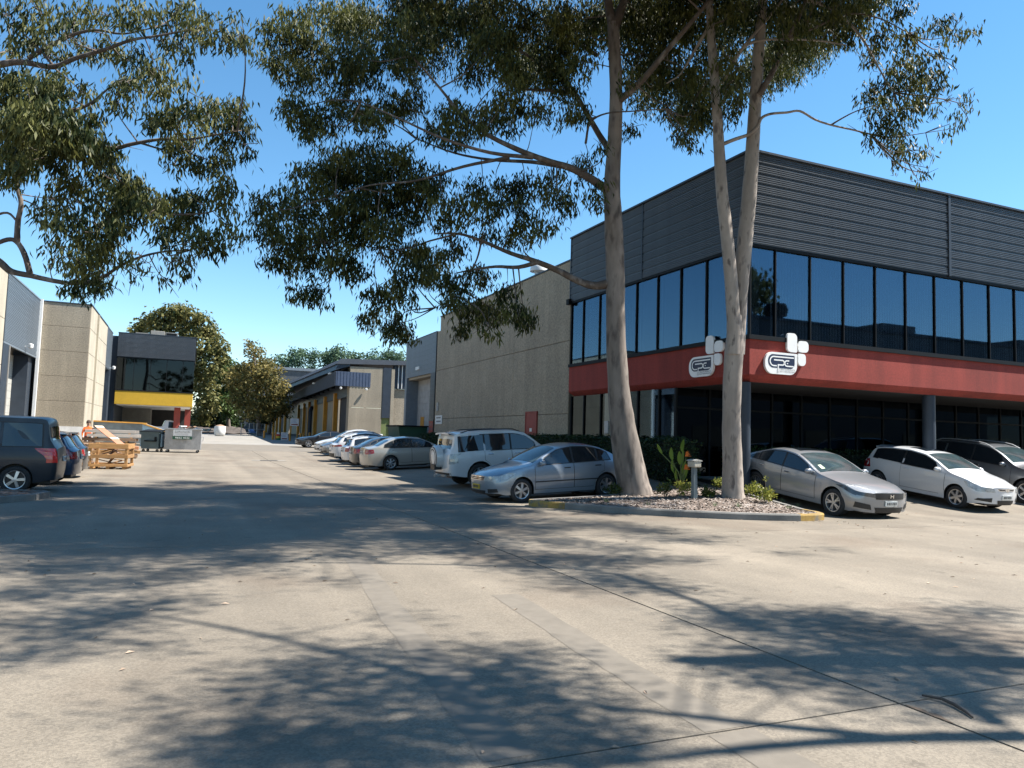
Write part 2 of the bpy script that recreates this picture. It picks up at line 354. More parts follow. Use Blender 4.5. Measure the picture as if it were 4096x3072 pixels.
# ribbed cladding: each sheet is its own piece
NS = 9; hs = (Z4-Z3)/NS
for x0, x1 in [(OX, 21.8), (21.8, 29.7), (29.7, XE)]:
    me = rib_sheet(x1-x0-.06, hs, 5, 'x', -1).mesh('cladding_sheet', clad)
    for k in range(NS): put('cladding_sheet', me, office, (x0+.03, OY-.012, Z3+hs*k))
    MB().box((x1-.05, OY-.07, Z3-.02), (x1+.05, OY+.02, Z4)).build('cover_strip', trimb, office, True)
for y0, y1 in [(OY, 21.3), (21.3, YE)]:
    me = rib_sheet(y1-y0-.06, hs, 5, 'y', -1).mesh('cladding_sheet', clad)
    for k in range(NS): put('cladding_sheet', me, office, (OX-.012, y0+.03, Z3+hs*k))
    MB().box((OX-.05, y1-.03, Z3-.02), (OX+.02, y1+.03, Z4)).build('cover_strip', trimb, office, True)
MB().box((OX-.055, OY-.055, Z3-.03), (OX+.03, OY+.03, Z4)).build('corner_strip', cladl, office, True)
b = MB(); b.box((OX-.09, OY-.09, Z4), (XE, OY+.3, Z4+.06)); b.box((OX-.09, OY+.3, Z4), (OX+.3, YE+.03, Z4+.06)); b.build('capping', trimb, office, True)
MB().box((OX, OY, Z3+.06), (XE, YE, Z4-.02)).build('parapet_core', trim, office, True)
MB().box((OX+.3, OY+.3, Z4-.02), (XE, YE, Z4+.01)).build('roof', cladl, office, True)
# columns under the overhang
for x in (OX+.17, 21.39, 28.7, 35.6):
    MB().lathe([(.19, 0), (.19, Z1-.02-zg(x, OY+.5)+.1)], 20, 'z', (x, OY+.42, zg(x, OY+.5)-.1)).build('column', trimb, office, True, smooth=40)
# ground floor glazing, set back on the lot side
gx_ = [OX+.1+1.277*k for k in range(18)]
for k in range(len(gx_)-1):
    g = link('window', MB().box((gx_[k]+.03, 19.44, FL), (gx_[k+1]-.03, 19.452, Z1-.02)).mesh('pane', wind, wloc(office)), office)
    b = MB(); b.box((gx_[k]-.03, 19.40, FL), (gx_[k]+.03, 19.5, Z1-.02)); b.box((gx_[k]+.03, 19.405, 2.72), (gx_[k+1]-.03, 19.48, 2.78)); b.build('frame', trim, g, True)
gy_ = [19.46, 20.38, 21.63, 22.9]
for k in range(3):
    g = link('window', MB().box((OX+.14, gy_[k]+.03, FL), (OX+.152, gy_[k+1]-.03, Z1-.02)).mesh('pane', win, wloc(office)), office)
    MB().box((OX+.09, gy_[k+1]-.03, FL), (OX+.19, gy_[k+1]+.03, Z1-.02)).build('frame', trim, g, True)
MB().box((OX+.08, 22.94, FL-.3), (OX+.3, 23.76, Z1-.02)).build('wall_panel', beige2, office, True)
b = MB(); b.box((OX+.0, 23.38, 1.9), (OX+.08, 23.64, 2.35)); mb_ = b.build('meter_box', steel, office, True); bevel(mb_)
gy_ = [23.79, 24.1, 25.38, 26.4]
for k in range(3):
    g = link('window', MB().box((OX+.14, gy_[k]+.03, FL), (OX+.152, gy_[k+1]-.03, Z1-.02)).mesh('pane', wind, wloc(office)), office)
    MB().box((OX+.09, gy_[k+1]-.03, FL), (OX+.19, gy_[k+1]+.03, Z1-.02)).build('frame', trim, g, True)
    b = MB()
    for q in range(26):
        z = 1.65+q*.066; b.add([(OX+.25, gy_[k]+.05, z), (OX+.25, gy_[k+1]-.05, z), (OX+.29, gy_[k+1]-.05, z+.035), (OX+.29, gy_[k]+.05, z+.035)], [(0,1,2,3)])
    b.build('blind', blindm, g, True)
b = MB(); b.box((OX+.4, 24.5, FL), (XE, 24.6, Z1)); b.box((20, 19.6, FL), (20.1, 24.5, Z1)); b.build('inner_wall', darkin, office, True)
MB().box((OX+.3, OY+.3, FL-.03), (XE, 19.38, FL+.005)).build('pavement', kerbm, office, True)
# wall mounted alarm box
MB().box((OX-.16, YE-.12, Z3-.12), (OX-.02, YE+.1, Z3+.1)).build('alarm_box', trim, office, True)
# ------------------------------------------------------------------ illuminated company signs
def rrect(x0, y0, x1, y1, rs, n=6):
    """rs: radii of corners bl, br, tr, tl"""
    out = []
    for (cx, cy, a0), r in zip([(x0,y0,180),(x1,y0,270),(x1,y1,0),(x0,y1,90)], rs):
        sx = 1 if cx == x0 else -1; sy = 1 if cy == y0 else -1
        if r <= 0: out.append((cx, cy)); continue
        for k in range(n+1):
            a = math.radians(a0+90*k/n); out.append((cx+sx*r+r*math.cos(a), cy+sy*r+r*math.sin(a)))
    return out
def stroke(b, pts, wd, f, d, mi=0):
    """flat thick line as mitred quads; f maps (u, v, depth) to 3-D"""
    pts = [p for i, p in enumerate(pts) if i == 0 or math.hypot(p[0]-pts[i-1][0], p[1]-pts[i-1][1]) > 1e-4]
    n_ = len(pts); L_ = []; R_ = []
    for i, p in enumerate(pts):
        a = pts[max(i-1, 0)]; c = pts[min(i+1, n_-1)]
        def nrm(q, r): dx, dy = r[0]-q[0], r[1]-q[1]; l = math.hypot(dx, dy); return (-dy/l, dx/l)
        n1 = nrm(a, p) if i > 0 else nrm(p, c); n2 = nrm(p, c) if i < n_-1 else n1
        mx_, my_ = n1[0]+n2[0], n1[1]+n2[1]; l = mx_*mx_+my_*my_; k = wd/2*2/l
        L_.append((p[0]+mx_*k, p[1]+my_*k)); R_.append((p[0]-mx_*k, p[1]-my_*k))
    vs = [f(u, v, d) for u, v in L_]+[f(u, v, d) for u, v in R_]
    b.add(vs, [(i, i+1, n_+i+1, n_+i) for i in range(n_-1)], mi)
def arcp(cx, cy, r, a0, a1, n=5): return [(cx+r*math.cos(math.radians(a0+(a1-a0)*k/n)), cy+r*math.sin(math.radians(a0+(a1-a0)*k/n))) for k in range(n+1)]
def text_verts(s, size):
    cu = bpy.data.curves.new('t', 'FONT'); cu.body = s; cu.size = size
    o = bpy.data.objects.new('t', cu); col.objects.link(o)
    me = bpy.data.meshes.new_from_object(o.evaluated_get(bpy.context.evaluated_depsgraph_get()))
    vs = [tuple(v.co) for v in me.vertices]; fs = [tuple(p.vertices) for p in me.polygons]
    bpy.data.objects.remove(o); bpy.data.curves.remove(cu); bpy.data.meshes.remove(me)
    return vs, fs
def put_text(b, s, u0, v0, width, height, f, d, mi=0):
    vs, fs = text_verts(s, 1.0)
    xs = [v[0] for v in vs]; ys = [v[1] for v in vs]; kx = width/(max(xs)-min(xs)); ky = height/(max(ys)-min(ys))
    b.add([f(u0+(v[0]-min(xs))*kx, v0+(v[1]-min(ys))*ky, d) for v in vs], fs, mi)
def company_sign(loc, axis, label):
    """u runs to the right as seen from the street, v up"""
    r = empty('company_sign', loc, label, 'sign', 'company signs on the red band')
    f = (lambda u, v, d: (u, -d, v)) if axis == 'x' else (lambda u, v, d: (-d, -u, v))
    def plate(poly, nm):
        b = MB(); b.ext([f(u, v, .02) for u, v in poly], Vector(f(0, 0, .07))-Vector(f(0, 0, 0)))
        return b.build(nm, [signw], r)
    pl = plate(rrect(0, 0, 1.13, .60, (.26, .26, .03, .26), 8), 'panel')
    plate(rrect(.78, .64, 1.13, 1.17, (.13, .03, .13, .10)), 'block')
    plate(rrect(1.17, .66, 1.55, .98, (.10, .12, .12, .12)), 'block')
    plate(rrect(1.17, .28, 1.45, .62, (.12, .12, .10, .03)), 'block')
    d = .0935
    b = MB(); b.add([f(u, v, d) for u, v in rrect(.10, .17, 1.04, .54, (.18, .15, .02, .17), 8)], [tuple(range(9+9+9+9))])
    b.build('emblem', navy, pl)
    b = MB(); w2 = .036; d2 = .0965
    stroke(b, [(1.01, .475), (.29, .475)]+arcp(.29, .35, .125, 90, 270, 10)+[(.40, .225)], w2, f, d2)          # C
    stroke(b, [(.30, .385), (.60, .385)]+arcp(.60, .32, .065, 90, -90, 8)+[(.45, .255), (.45, .06)], w2, f, d2)       # P
    stroke(b, [(.84, .385), (.76, .385)]+arcp(.76, .31, .075, 90, 270, 8)+[(1.0, .235)], w2, f, d2)          # E
    stroke(b, [(.76, .31), (.80, .31)], .03, f, d2)
    b.build('lettering', signw, pl)
    b = MB(); stroke(b, [(.425, .15), (.425, .055), (.475, .055), (.475, .15)], .008, f, .099)
    put_text(b, 'CREATIVE PRODUCTS', .52, .115, .53, .04, f, .0965); put_text(b, 'ENTERPRISES', .52, .06, .53, .034, f, .0965)
    b.build('small_lettering', greyink, pl)
company_sign((14.36, OY, 3.60), 'x', 'white rounded company sign with navy emblem on the sunlit side of the red band')
company_sign((OX, 18.55, 3.60), 'y', 'white rounded company sign with navy emblem on the shaded side of the red band')
# ------------------------------------------------------------------ precast warehouse joined to the office
wh = empty('precast_warehouse', (OX, 26.5, FL), 'long beige precast warehouse wall with a grey roller door bay', 'building')
rows = [(.3, 2.66), (2.68, 5.6), (5.62, 8.86)]
ycols = [26.5, 32.1, 37.8, 43.4]
for k in range(3):
    for z0, z1 in rows: bevel(MB().box((OX+.02, ycols[k]+.003, z0), (OX+.2, ycols[k+1]-.003, z1)).build('wall_panel', beige, wh, True), .012)
for z0, z1 in [(.3, 2.66), (2.68, 5.6), (5.62, 8.05)]: bevel(MB().box((OX+.04, 43.42, z0), (OX+.2, 44.0, z1)).build('wall_panel', beige, wh, True), .012)
MB().box((OX+.06, 26.5, .2), (OX+.18, 43.4, 8.8)).build('wall_core', M('joint_beige', (.15,.13,.105), .95), wh, True)
MB().box((OX-.02, 26.5, 8.86), (OX+.25, 43.42, 8.92)).build('capping', trimb, wh, True)
MB().box((OX+.2, 26.5, 8.5), (XE, 43.4, 8.7)).build('roof', cladl, wh, True)
MB().box((OX+.2, 43.4, 7.6), (XE, 50.9, 7.8)).build('roof', cladl, wh, True)
MB().box((OX+.2, 43.32, 7.8), (XE, 43.4, 8.5)).build('wall', beige, wh, True)
hs2 = (8.02-5.55)/8
me = rib_sheet(6.8, hs2, 4, 'y', -1).mesh('cladding_sheet', cladl)
for k in range(8): put('cladding_sheet', me, wh, (OX+.0, 44.0, 5.55+hs2*k))
me = rib_sheet(.95, .3, 4, 'y', -1).mesh('cladding_sheet', clad)
for k in range(17): put('cladding_sheet', me, wh, (OX+.0, 44.02, .45+.3*k))
b = MB(); b.box((OX+.02, 44.0, 5.56), (OX+.1, 50.85, 8.0)); b.box((OX+.03, 44.0, .3), (OX+.1, 45.0, 5.55)); b.box((OX-.02, 44.0, 8.02), (OX+.25, 50.9, 8.09)); b.build('cladding_frame', trimb, wh, True)
b = MB(); b.box((OX-.03, 50.4, .3), (OX+.9, 50.86, 5.55)); b.build('jamb', cladl, wh, True)
b = MB(); b.box((OX+.02, 50.86, .3), (XE, 51.0, 8.0)); b.build('wall', beige, wh, True)
dr = MB()
for k in range(12): dr.box((OX+.8, 45.0, .45+k*.42), (OX+.84, 50.4, .45+k*.42+.412))
dr.build('roller_door', M('door_grey', (.30,.30,.29), .7), wh, True)
MB().box((OX+.1, 45.0, 5.4), (OX+.8, 50.4, 5.55)).build('lintel', beige, wh, True)
b = MB(); b.box((OX+.78, 48.7, 2.0), (OX+.8, 49.5, 2.9)); b.build('notice', yelp, wh, True)
b = MB(); b.box((OX-.03, 29.33, .6), (OX+.02, 30.4, 2.77)); dd = b.build('door', redd, wh, True)
b = MB(); b.box((OX-.05, 29.27, .6), (OX+.02, 29.33, 2.83)); b.box((OX-.05, 30.4, .6), (OX+.02, 30.46, 2.83)); b.box((OX-.05, 29.33, 2.77), (OX+.02, 30.4, 2.83)); b.build('frame', redd, dd, True)
b = MB(); b.box((OX-.04, 29.75, 1.95), (OX-.03, 29.98, 2.1)); b.build('notice', white, dd, True)
b = MB(); b.box((OX-.03, 44.1, .5), (OX-.005, 44.9, 2.55)); dd = b.build('door', redd, wh, True)
MB().box((OX-.045, 44.5, 1.6), (OX-.032, 44.65, 1.78)).build('notice', white, dd, True)
b = MB(); b.box((OX-.05, 43.2, 3.15), (OX+.02, 43.42, 3.65)); b.build('switch_box', steel, wh, True)
b = MB(); b.box((OX-.12, 47.3, 5.95), (OX-.01, 48.1, 6.15)); b.build('wall_light', white, wh, True)
ws = empty('wall_notice', (OX, 43.0, 2.35), 'white notice board with two lines of print on beige wall beside the cars', 'sign')
MB().box((-.03, -.62, 0), (.01, .62, .52)).build('board', white, ws)
b = MB()
for z, a in ((.34, .42), (.12, .42)):
    for k in range(6): b.box((-.034, -a+k*.145, z), (-.030, -a+k*.145+.10, z+.09))
b.build('print', greyink, ws)
# roof ventilator
vt = empty('roof_ventilator', (14.5, 30.8, 8.7), 'white domed ventilator standing on the warehouse roof', 'ventilator')
MB().lathe([(.2, 0), (.2, .55), (.26, .56), (.26, .6)], 20).build('base', steel, vt, smooth=40)
MB().lathe([(.42, .6), (.41, .73), (.36, .86), (.25, .97), (.1, 1.02), (.01, 1.03)], 24).build('dome', white, vt, smooth=60)
# ------------------------------------------------------------------ buildings on the left of the street
LX, BX = -8.7, -5.9
lb = empty('concrete_warehouse', (LX, 54.4, .3), 'pale concrete warehouse with tall projecting concrete box and light grey cladding', 'building')
# wall of lit panels
for k, (y0, y1) in enumerate([(26, 31.9), (31.95, 38.4), (38.45, 44.95)]):
    for z0, z1 in [(.0, 2.2), (2.22, 4.55), (4.57, 6.9), (6.92, 9.25)]:
        bevel(MB().box((LX-.25, y0, z0), (LX, y1, z1)).build('wall_panel', beige2, lb, True), .012)
MB().box((LX-.3, 26, 9.25), (LX+.04, 45, 9.33)).build('capping', cladl, lb, True)
# cladding above the recessed door
hs3 = (9.3-5.8)/11
me = rib_sheet(9.2, hs3, 4, 'y', 1).mesh('cladding_sheet', cladl)
for k in range(11): put('cladding_sheet', me, lb, (LX, 45.0, 5.8+hs3*k))
b = MB(); b.box((LX-.2, 45, 5.78), (LX-.02, 54.2, 9.3)); b.box((LX-.3, 45, 9.3), (LX+.05, 54.2, 9.38)); b.box((LX-.1, 45, 5.70), (LX+.03, 54.2, 5.79)); b.build('cladding_frame', cladl, lb, True)
MB().box((LX-.1, 45.0, 0), (LX+.02, 46.4, 5.7)).build('jamb', trimb, lb, True)
MB().box((LX-.05, 46.38, 0), (LX+.06, 46.5, 5.7)).build('jamb', pale, lb, True)
b = MB()
for k in range(13): b.box((LX-1.0, 46.5, .1+k*.43), (LX-.96, 54.2, .1+k*.43+.42))
b.build('roller_door', M('door_cream', (.38,.37,.33), .7), lb, True)
b = MB(); b.box((LX-1.0, 53.0, 0), (LX-.2, 54.2, 5.7)); b.build('jamb', trimb, lb, True)
b = MB(); b.box((LX-.955, 47.2, 2.35), (LX-.945, 50.4, 2.75), 0)
for k, (y, m_) in enumerate([(47.4, 0), (48.4, 0), (50.2, 1), (51.5, 2)]): b.lathe([(.01, LX-.94), (.3, LX-.94)], 16, 'x', (0, y, 1.6), m_)
b.build('notice', [M('sign_blue', (.06,.16,.4), .5), redd, greyink], lb, True)
b = MB(); b.lathe([(.02, 0), (.12, .05), (.14, .25), (.02, .3)], 12, 'z', (LX+.3, 50.5, 5.95)); b.box((LX, 50.47, 6.05), (LX+.3, 50.53, 6.1)); b.build('flood_light', white, lb, True)
b = MB(); b.box((LX, 54.12, 0), (LX+.16, 54.38, 9.4)); b.build('downpipe', white, lb, True)
# projecting box; sun and shade put into paler side, darker front precast
zs = [.9+1.2*k for k in range(8)]
for z0 in [1.55, 3.12, 4.69, 6.26, 7.83]:
    z1 = min(z0+1.555, 9.3)
    bevel(MB().box((LX, 54.4, z0), (BX-.006, 54.6, z1)).build('wall_panel', beige, lb, True), .012)
    for y0, y1 in [(54.6, 58.2), (58.22, 65.3)]:
        bevel(MB().box((BX-.2, y0, z0), (BX, y1, z1)).build('wall_panel', beige2, lb, True), .012)
MB().box((LX+.03, 54.5, .1), (BX-.05, 65.2, 9.25)).build('wall_core', MATS['joint_beige'], lb, True)
b = MB(); b.box((LX-.05, 54.36, 9.3), (BX+.04, 65.3, 9.37)); b.build('capping', trimb, lb, True)
b = MB(); b.box((LX, 54.36, -.1), (BX+.04, 65.3, 1.55)); b.build('plinth', M('plinth_white', (.62,.61,.58), .8, streak=.1), lb, True)
b = MB(); b.box((BX, 58.1, 1.55), (BX+.12, 58.24, 9.2)); b.build('downpipe', beige2, lb, True)
# second cladding bay
hs4 = (9.3-6.2)/10
me = rib_sheet(4.5, hs4, 4, 'y', 1).mesh('cladding_sheet', cladl)
for k in range(10): put('cladding_sheet', me, lb, (BX-.02, 65.32, 6.2+hs4*k))
b = MB(); b.box((BX-.2, 65.32, 6.18), (BX-.03, 69.9, 9.3)); b.box((BX-.3, 65.3, 9.3), (BX+.03, 69.9, 9.37)); b.build('cladding_frame', cladl, lb, True)
b = MB(); b.box((BX-1.2, 65.4, 2.2), (BX-1.15, 69, 6.2)); b.build('roller_door', M('door_blue_grey', (.30,.34,.38), .6), lb, True)
b = MB(); b.box((BX-1.2, 65.4, 0), (BX-1.14, 69, 2.2)); b.build('doorway_shade', darkin, lb, True)  # dark sheet drawn for the shade below the raised roller door
b = MB(); b.box((BX-1.2, 68.6, 0), (BX, 69.9, 6.2)); b.build('jamb', trimb, lb, True)
b = MB(); b.lathe([(.02, 0), (.12, .05), (.14, .25), (.02, .3)], 12, 'z', (BX+.3, 68.9, 6.25)); b.box((BX, 68.87, 6.35), (BX+.3, 68.93, 6.4)); b.build('flood_light', white, lb, True)
b = MB(); b.box((LX-14, 26, -.2), (LX-1.05, 70, 8.9)); b.build('wall', beige, lb, True)
# yellow office
yb = empty('yellow_office', (-5.5, 70, .5), 'small raised office with yellow band, dark glass and grey ribbed cladding', 'building')
X0, X1, Y0, Y1 = -5.5, .46, 70.0, 84.0
b = MB(); b.box((X0, Y0, 3.5), (X1, Y1, 4.63)); bevel(b.build('yellow_band', yelm, yb, True), .02)
MB().box((X0+.15, Y0+.15, 3.44), (X1-.15, Y1-.1, 3.5)).build('soffit', white, yb, True)
b = MB(); b.box((X0, Y0-.03, 4.63), (X1+.03, Y0+.1, 4.72)); b.box((X0, Y0-.02, 7.38), (X1+.02, Y0+.1, 7.46)); b.build('window_frame', trim, yb, True)
yxs = [X0, -4.9, -4.2, -2.95, -1.7, -.45, X1]
for k in range(6):
    g = link('window', MB().box((yxs[k]+.02, Y0+.04, 4.72), (yxs[k+1]-.02, Y0+.05, 7.38)).mesh('pane', yglass, wloc(yb)), yb)
    MB().box((yxs[k]-.02, Y0+.0, 4.72), (yxs[k]+.02, Y0+.08, 7.38)).build('mullion', trim, g, True)
    if k in (1, 2, 3, 4): blinds('x', yxs[k], yxs[k+1], 4.75, 7.3, Y0+.3, 1.2, mat=blindm).build('blind', blindm, g, True)
for k in range(8):
    y = Y0+.04+k*1.74
    g = link('window', MB().box((X1-.05, y+.02, 4.72), (X1-.04, y+1.72, 7.38)).mesh('pane', yglass, wloc(yb)), yb)
    MB().box((X1-.08, y+1.70, 4.72), (X1+.0, y+1.76, 7.38)).build('mullion', trim, g, True)
b = MB(); b.box((X0+.1, Y0+4.5, 4.6), (X1-.1, Y0+4.6, 7.4)); b.box((X0+.1, Y0+.1, 7.36), (X1-.1, Y1, 7.4)); b.build('inner_wall', darkin, yb, True)
hs5 = (9.43-7.46)/5
me = rib_sheet(X1-X0, hs5, 4, 'x', -1, .03).mesh('cladding_sheet', clad)
for k in range(5): put('cladding_sheet', me, yb, (X0, Y0-.03, 7.46+hs5*k))
me = rib_sheet(Y1-Y0, hs5, 4, 'y', 1, .03).mesh('cladding_sheet', clad)
for k in range(5): put('cladding_sheet', me, yb, (X1+.03, Y0, 7.46+hs5*k))
b = MB(); b.box((X0, Y0, 7.4), (X1, Y1, 9.4)); b.build('parapet_core', trimb, yb, True)
b = MB(); b.box((X0-.02, Y0-.08, 9.43), (X1+.08, Y1, 9.49)); b.build('capping', trimb, yb, True)
for x, y, w_ in [(-.95, 71.6, .5), (-.1, 77.5, .5)]:
    b = MB(); b.box((x, y, 1), (x+w_, y+w_, 3.46)); b.box((x, y, zg(0, 72)-.1), (x+w_, y+w_, 1)); b.build('column', redd, yb, True)
b = MB(); b.box((X0, 79.6, .3), (-3.0, 79.8, 3.44)); b.build('wall', M('corrugated', (.33,.32,.29), .7), yb, True)
for k in range(16): MB().box((X0+.02+k*.155, 79.52, .6), (X0+.09+k*.155, 79.6, 3.44)).build('wall_rib', MATS['corrugated'], yb, True)
b = MB(); b.box((-3.3, 83.9, .4), (X1, 84.0, 3.44)); b.build('wall', soffitm, yb, True)
MB().box((-9.5, 70.4, .2), (-5.52, 84, 9.2)).build('rear_wall', trimb, yb, True)
ac = empty('air_conditioner', (-2.6, 71.2, 9.49), 'pale boxy air conditioning unit on the yellow office roof', 'air conditioner')
bevel(MB().box((-.55, -.4, 0), (.55, .6, .42)).build('casing', pale, ac), .02); MB().box((.62, -.4, 0), (1.6, .5, .36)).build('casing', pale, ac); MB().box((.68, -.41, .05), (1.5, -.402, .3)).build('grille', trim, ac)
MB().box((-1.7, -.2, 0), (-.6, .4, .2)).build('duct', pale, ac)
# ------------------------------------------------------------------ canopy warehouse further up
ca = empty('canopy_warehouse', (13.4, 68, .5), 'beige dock warehouse with deep dark grey canopy over yellow door posts', 'building')
T = math.tan(math.radians(2.4))
def cx(y, x0=13.4): return x0+(y-68)*T
def slab_y(b, x0, y0, y1, z0, z1, th, mi=0):
    """wall running up the street along the building's line"""
    p = [(cx(y0, x0), y0, z0), (cx(y1, x0), y1, z0), (cx(y1, x0), y1, z1), (cx(y0, x0), y0, z1)]
    b.ext(p, (th, 0, 0), mi)
for x0, x1, z0, z1 in [(13.42, 16.44, .2, 4.0), (13.42, 16.44, 4.02, 7.72), (17.24, 17.55, .2, 7.72)]:
    bevel(MB().box((x0, 68, z0), (x1, 68.2, z1)).build('wall_panel', beige, ca, True), .012)
b = MB(); b.box((16.46, 67.97, 3.15), (17.22, 68.15, 7.8)); b.build('cladding_strip', trimb, ca, True)
b = MB(); b.box((16.46, 68.1, .2), (17.22, 68.2, 3.15)); b.build('opening', M('hedge_glimpse', (.14,.17,.06), .9), ca, True)
b = MB(); b.box((17.57, 68.6, .2), (20, 68.8, 5.9)); b.build('wall_panel', beige, ca, True)
b = MB(); b.box((17.57, 68.4, 5.92), (20, 68.8, 8.3)); b.build('cladding_strip', trimb, ca, True)
for x in (17.95, 18.3): MB().box((x, 68.3, 5.95), (x+.07, 68.4, 8.2)).build('downpipe', white, ca, True)
b = MB(); b.ext([(12.15, 68-.1, 7.85), (20, 67.9, 8.2), (20, 67.9, 8.6), (12.6, 67.9, 8.35)], (0, 60, 0)); b.build('roof', M('roof_grey', (.075,.085,.10), .8, spec=.15), ca, True)
b = MB(); b.ext([(12.1, 68, 7.3), (13.4, 68, 7.72), (13.4, 68, 8.0), (12.3, 68, 7.9)], (0, 50, 0)); b.build('roof_edge', trimb, ca, True)
# dock wall along the street with openings
segs = [(68.2, 69.2, 'w'), (69.2, 75.6, 'o'), (76.1, 83.4, 'd'), (84.0, 92.6, 'd'), (93.2, 99.6, 'd'), (100.2, 106, 'd'), (106.6, 114, 'd'), (114.6, 127, 'w')]
for y0, y1, k in segs:
    b = MB()
    if k == 'w': slab_y(b, 13.4, y0, y1, .2, 7.7, .2); b.build('wall_panel', beige, ca, True)
    elif k == 'd': slab_y(b, 13.55, y0, y1, .4, 5.0, .1); b.build('roller_door', beige, ca, True)
    else: slab_y(b, 13.75, y0, y1, .4, 5.05, .1); b.build('dark_interior', darkin, ca, True)  # dark panel set in the opening stands for its unlit depth
b = MB(); slab_y(b, 13.4, 69.2, 127, 5.0, 7.7, .2); b.build('wall_panel', trimb, ca, True)
for y in (75.85, 83.7, 92.9, 99.9, 106.3, 114.3):
    MB().box((cx(y)-.28, y-.28, zg(13, y)), (cx(y)+.1, y+.28, 5.6)).build('door_post', yelp, ca, True)
b = MB(); y0, y1 = 68.0, 127.0
b.ext([(12.07, y0, 5.88), (12.07, y0, 7.2), (cx(y1, 12.07), y1, 6.85), (cx(y1, 12.07), y1, 6.05)], (.08, 0, 0)); b.build('canopy_fascia', M('canopy_grey', (.055,.062,.072), .85, spec=.12), ca, True)
cvm = M('canopy_blue', (.055,.075,.12), .5)
for k in range(22): MB().box((12.16+k*.143, y0-.02-(.02 if k % 2 else 0), 5.9), (12.16+k*.143+.143, y0+.08, 7.2)).build('canopy_rib', cvm, ca, True)
b = MB(); b.ext([(12.1, y0+.1, 7.12), (15.3, y0+.1, 7.12), (cx(y1, 13.5), y1, 6.75), (cx(y1, 12.1), y1, 6.75)], (0, 0, .04)); b.build('canopy_roof', M('roof_grey'), ca, True)
for k in range(9):
    y = y0+1+k*4.2; MB().box((cx(y, 12.1), y, 6.2-.02*k), (cx(y), y+.15, 6.5-.02*k)).build('canopy_beam', trim, ca, True)
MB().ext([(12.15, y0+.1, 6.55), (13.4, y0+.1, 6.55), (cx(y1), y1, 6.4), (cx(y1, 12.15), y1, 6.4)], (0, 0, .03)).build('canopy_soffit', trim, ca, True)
b = MB(); b.tube([(cx(96)-.35, 96, 0), (cx(96)-.35, 96, 4.2), (cx(96)-.2, 96.5, 4.6), (cx(96), 97, 4.7)], .25, 10); b.build('duct', trimb, ca, True)
for y in (71, 84): 
    b = MB(); b.box((cx(y, 11.9), y-.5, 7.15-(y-68)*.0125), (cx(y, 12.5), y+.5, 7.28-(y-68)*.0125)); b.build('flood_light', white, ca, True)
for y, x in ((68.02, 12.6), (68.02, 14.9)):
    b = MB(); b.lathe([(.02, 0), (.1, .06), (.12, .2), (.02, .24)], 10, 'z', (x, y-.25, 5.55)); b.build('lamp', white, ca, True)
# second dock unit
c2 = empty('far_dock_building', (14, 128, 1.3), 'farther dock building with lower dark canopy and yellow posts', 'building')
b = MB(); b.ext([(14, 128, 5.6), (14, 128, 6.8), (14, 172, 6.0), (14, 172, 5.0)], (.08, 0, 0)); b.build('canopy_fascia', MATS['canopy_grey'], c2, True)
b = MB(); b.box((14.02, 127.9, 5.6), (19, 128.05, 6.8)); b.build('canopy_end', cvm, c2, True)
b = MB(); b.ext([(14.1, 128.1, 5.9), (16, 128.1, 5.9), (16, 172, 5.3), (14.1, 172, 5.3)], (0, 0, .05)); b.build('canopy_soffit', trim, c2, True)
b = MB(); b.box((15.6, 128, .9), (15.8, 172, 7.0)); b.build('wall', beige, c2, True)
b = MB(); b.box((15.8, 128, .9), (24, 128.2, 7.2)); b.build('wall', beige, c2, True)
MB().box((15.5, 132, 1.1), (15.58, 138, 5.0)).build('doorway_shade', darkin, c2, True)  # dark panels on the wall stand for shade inside open doorways
MB().box((15.5, 150, 1.1), (15.58, 156, 5.0)).build('doorway_shade', darkin, c2, True)
for y in (131.5, 138.5, 144, 149.5, 156.5, 163): MB().box((15.2, y-.3, .9), (15.55, y+.3, 5.3)).build('door_post', yelp, c2, True)
b = MB(); b.ext([(15, 134, 7.0), (19, 134, 8.2), (24, 134, 7.0)], (0, 30, 0)); b.build('roof', white, c2, True)
for y in (132, 142, 152, 163): MB().box((13.8, y-.5, 6.75-(y-128)*.018), (14.5, y+.5, 6.95-(y-128)*.018)).build('flood_light', white, c2, True)
# far pale-roofed sheds behind the trees
fs = empty('distant_shed', (25, 170, 1.3), 'distant low grey shed between the tree tops', 'building')
MB().box((-14, 0, 0), (2, 20, 13.8)).build('wall', clad, fs); MB().box((-14.3, -.3, 13.8), (2.3, 20.3, 14.4)).build('roof', cladl, fs)
fs = empty('distant_shed', (21, 150, 1.3), 'distant brown shed roof peeping over the canopy roofs', 'building')
MB().box((0, 0, 0), (9, 14, 7)).build('wall', timberd, fs); MB().ext([(-.4, -.4, 7), (9.4, -.4, 7), (4.5, -.4, 8.8)], (0, 15, 0)).build('roof', timberd, fs)
# building across the street behind the viewer: seen mirrored in the office glass
bb = empty('opposite_building', (26, -7, 0), 'dark flat roofed building across the street mirrored in the office glass', 'building')
MB().box((0, -14, -.1), (52, 0, 10.1)).build('wall', clad, bb); MB().box((-.15, -14.2, 10.1), (52.2, .15, 10.3)).build('capping', trimb, bb)
for x in (6, 22, 38): MB().box((x, -4, 10.3), (x+3.5, -1.5, 11.2)).build('roof_unit', clad, bb)
MB().lathe([(.5, 10.2), (.5, 10.9), (.75, 10.95), (.85, 11.4), (.7, 11.8), (.1, 11.9)], 16, 'z', (12.5, -2.5, 0)).build('roof_vent', trim, bb, smooth=40)
for k in range(9): MB().box((3+k*5.5, .0, 1), (6.2+k*5.5, .06, 3)).build('window', M('dull_glass', (.03,.04,.05), .15), bb)
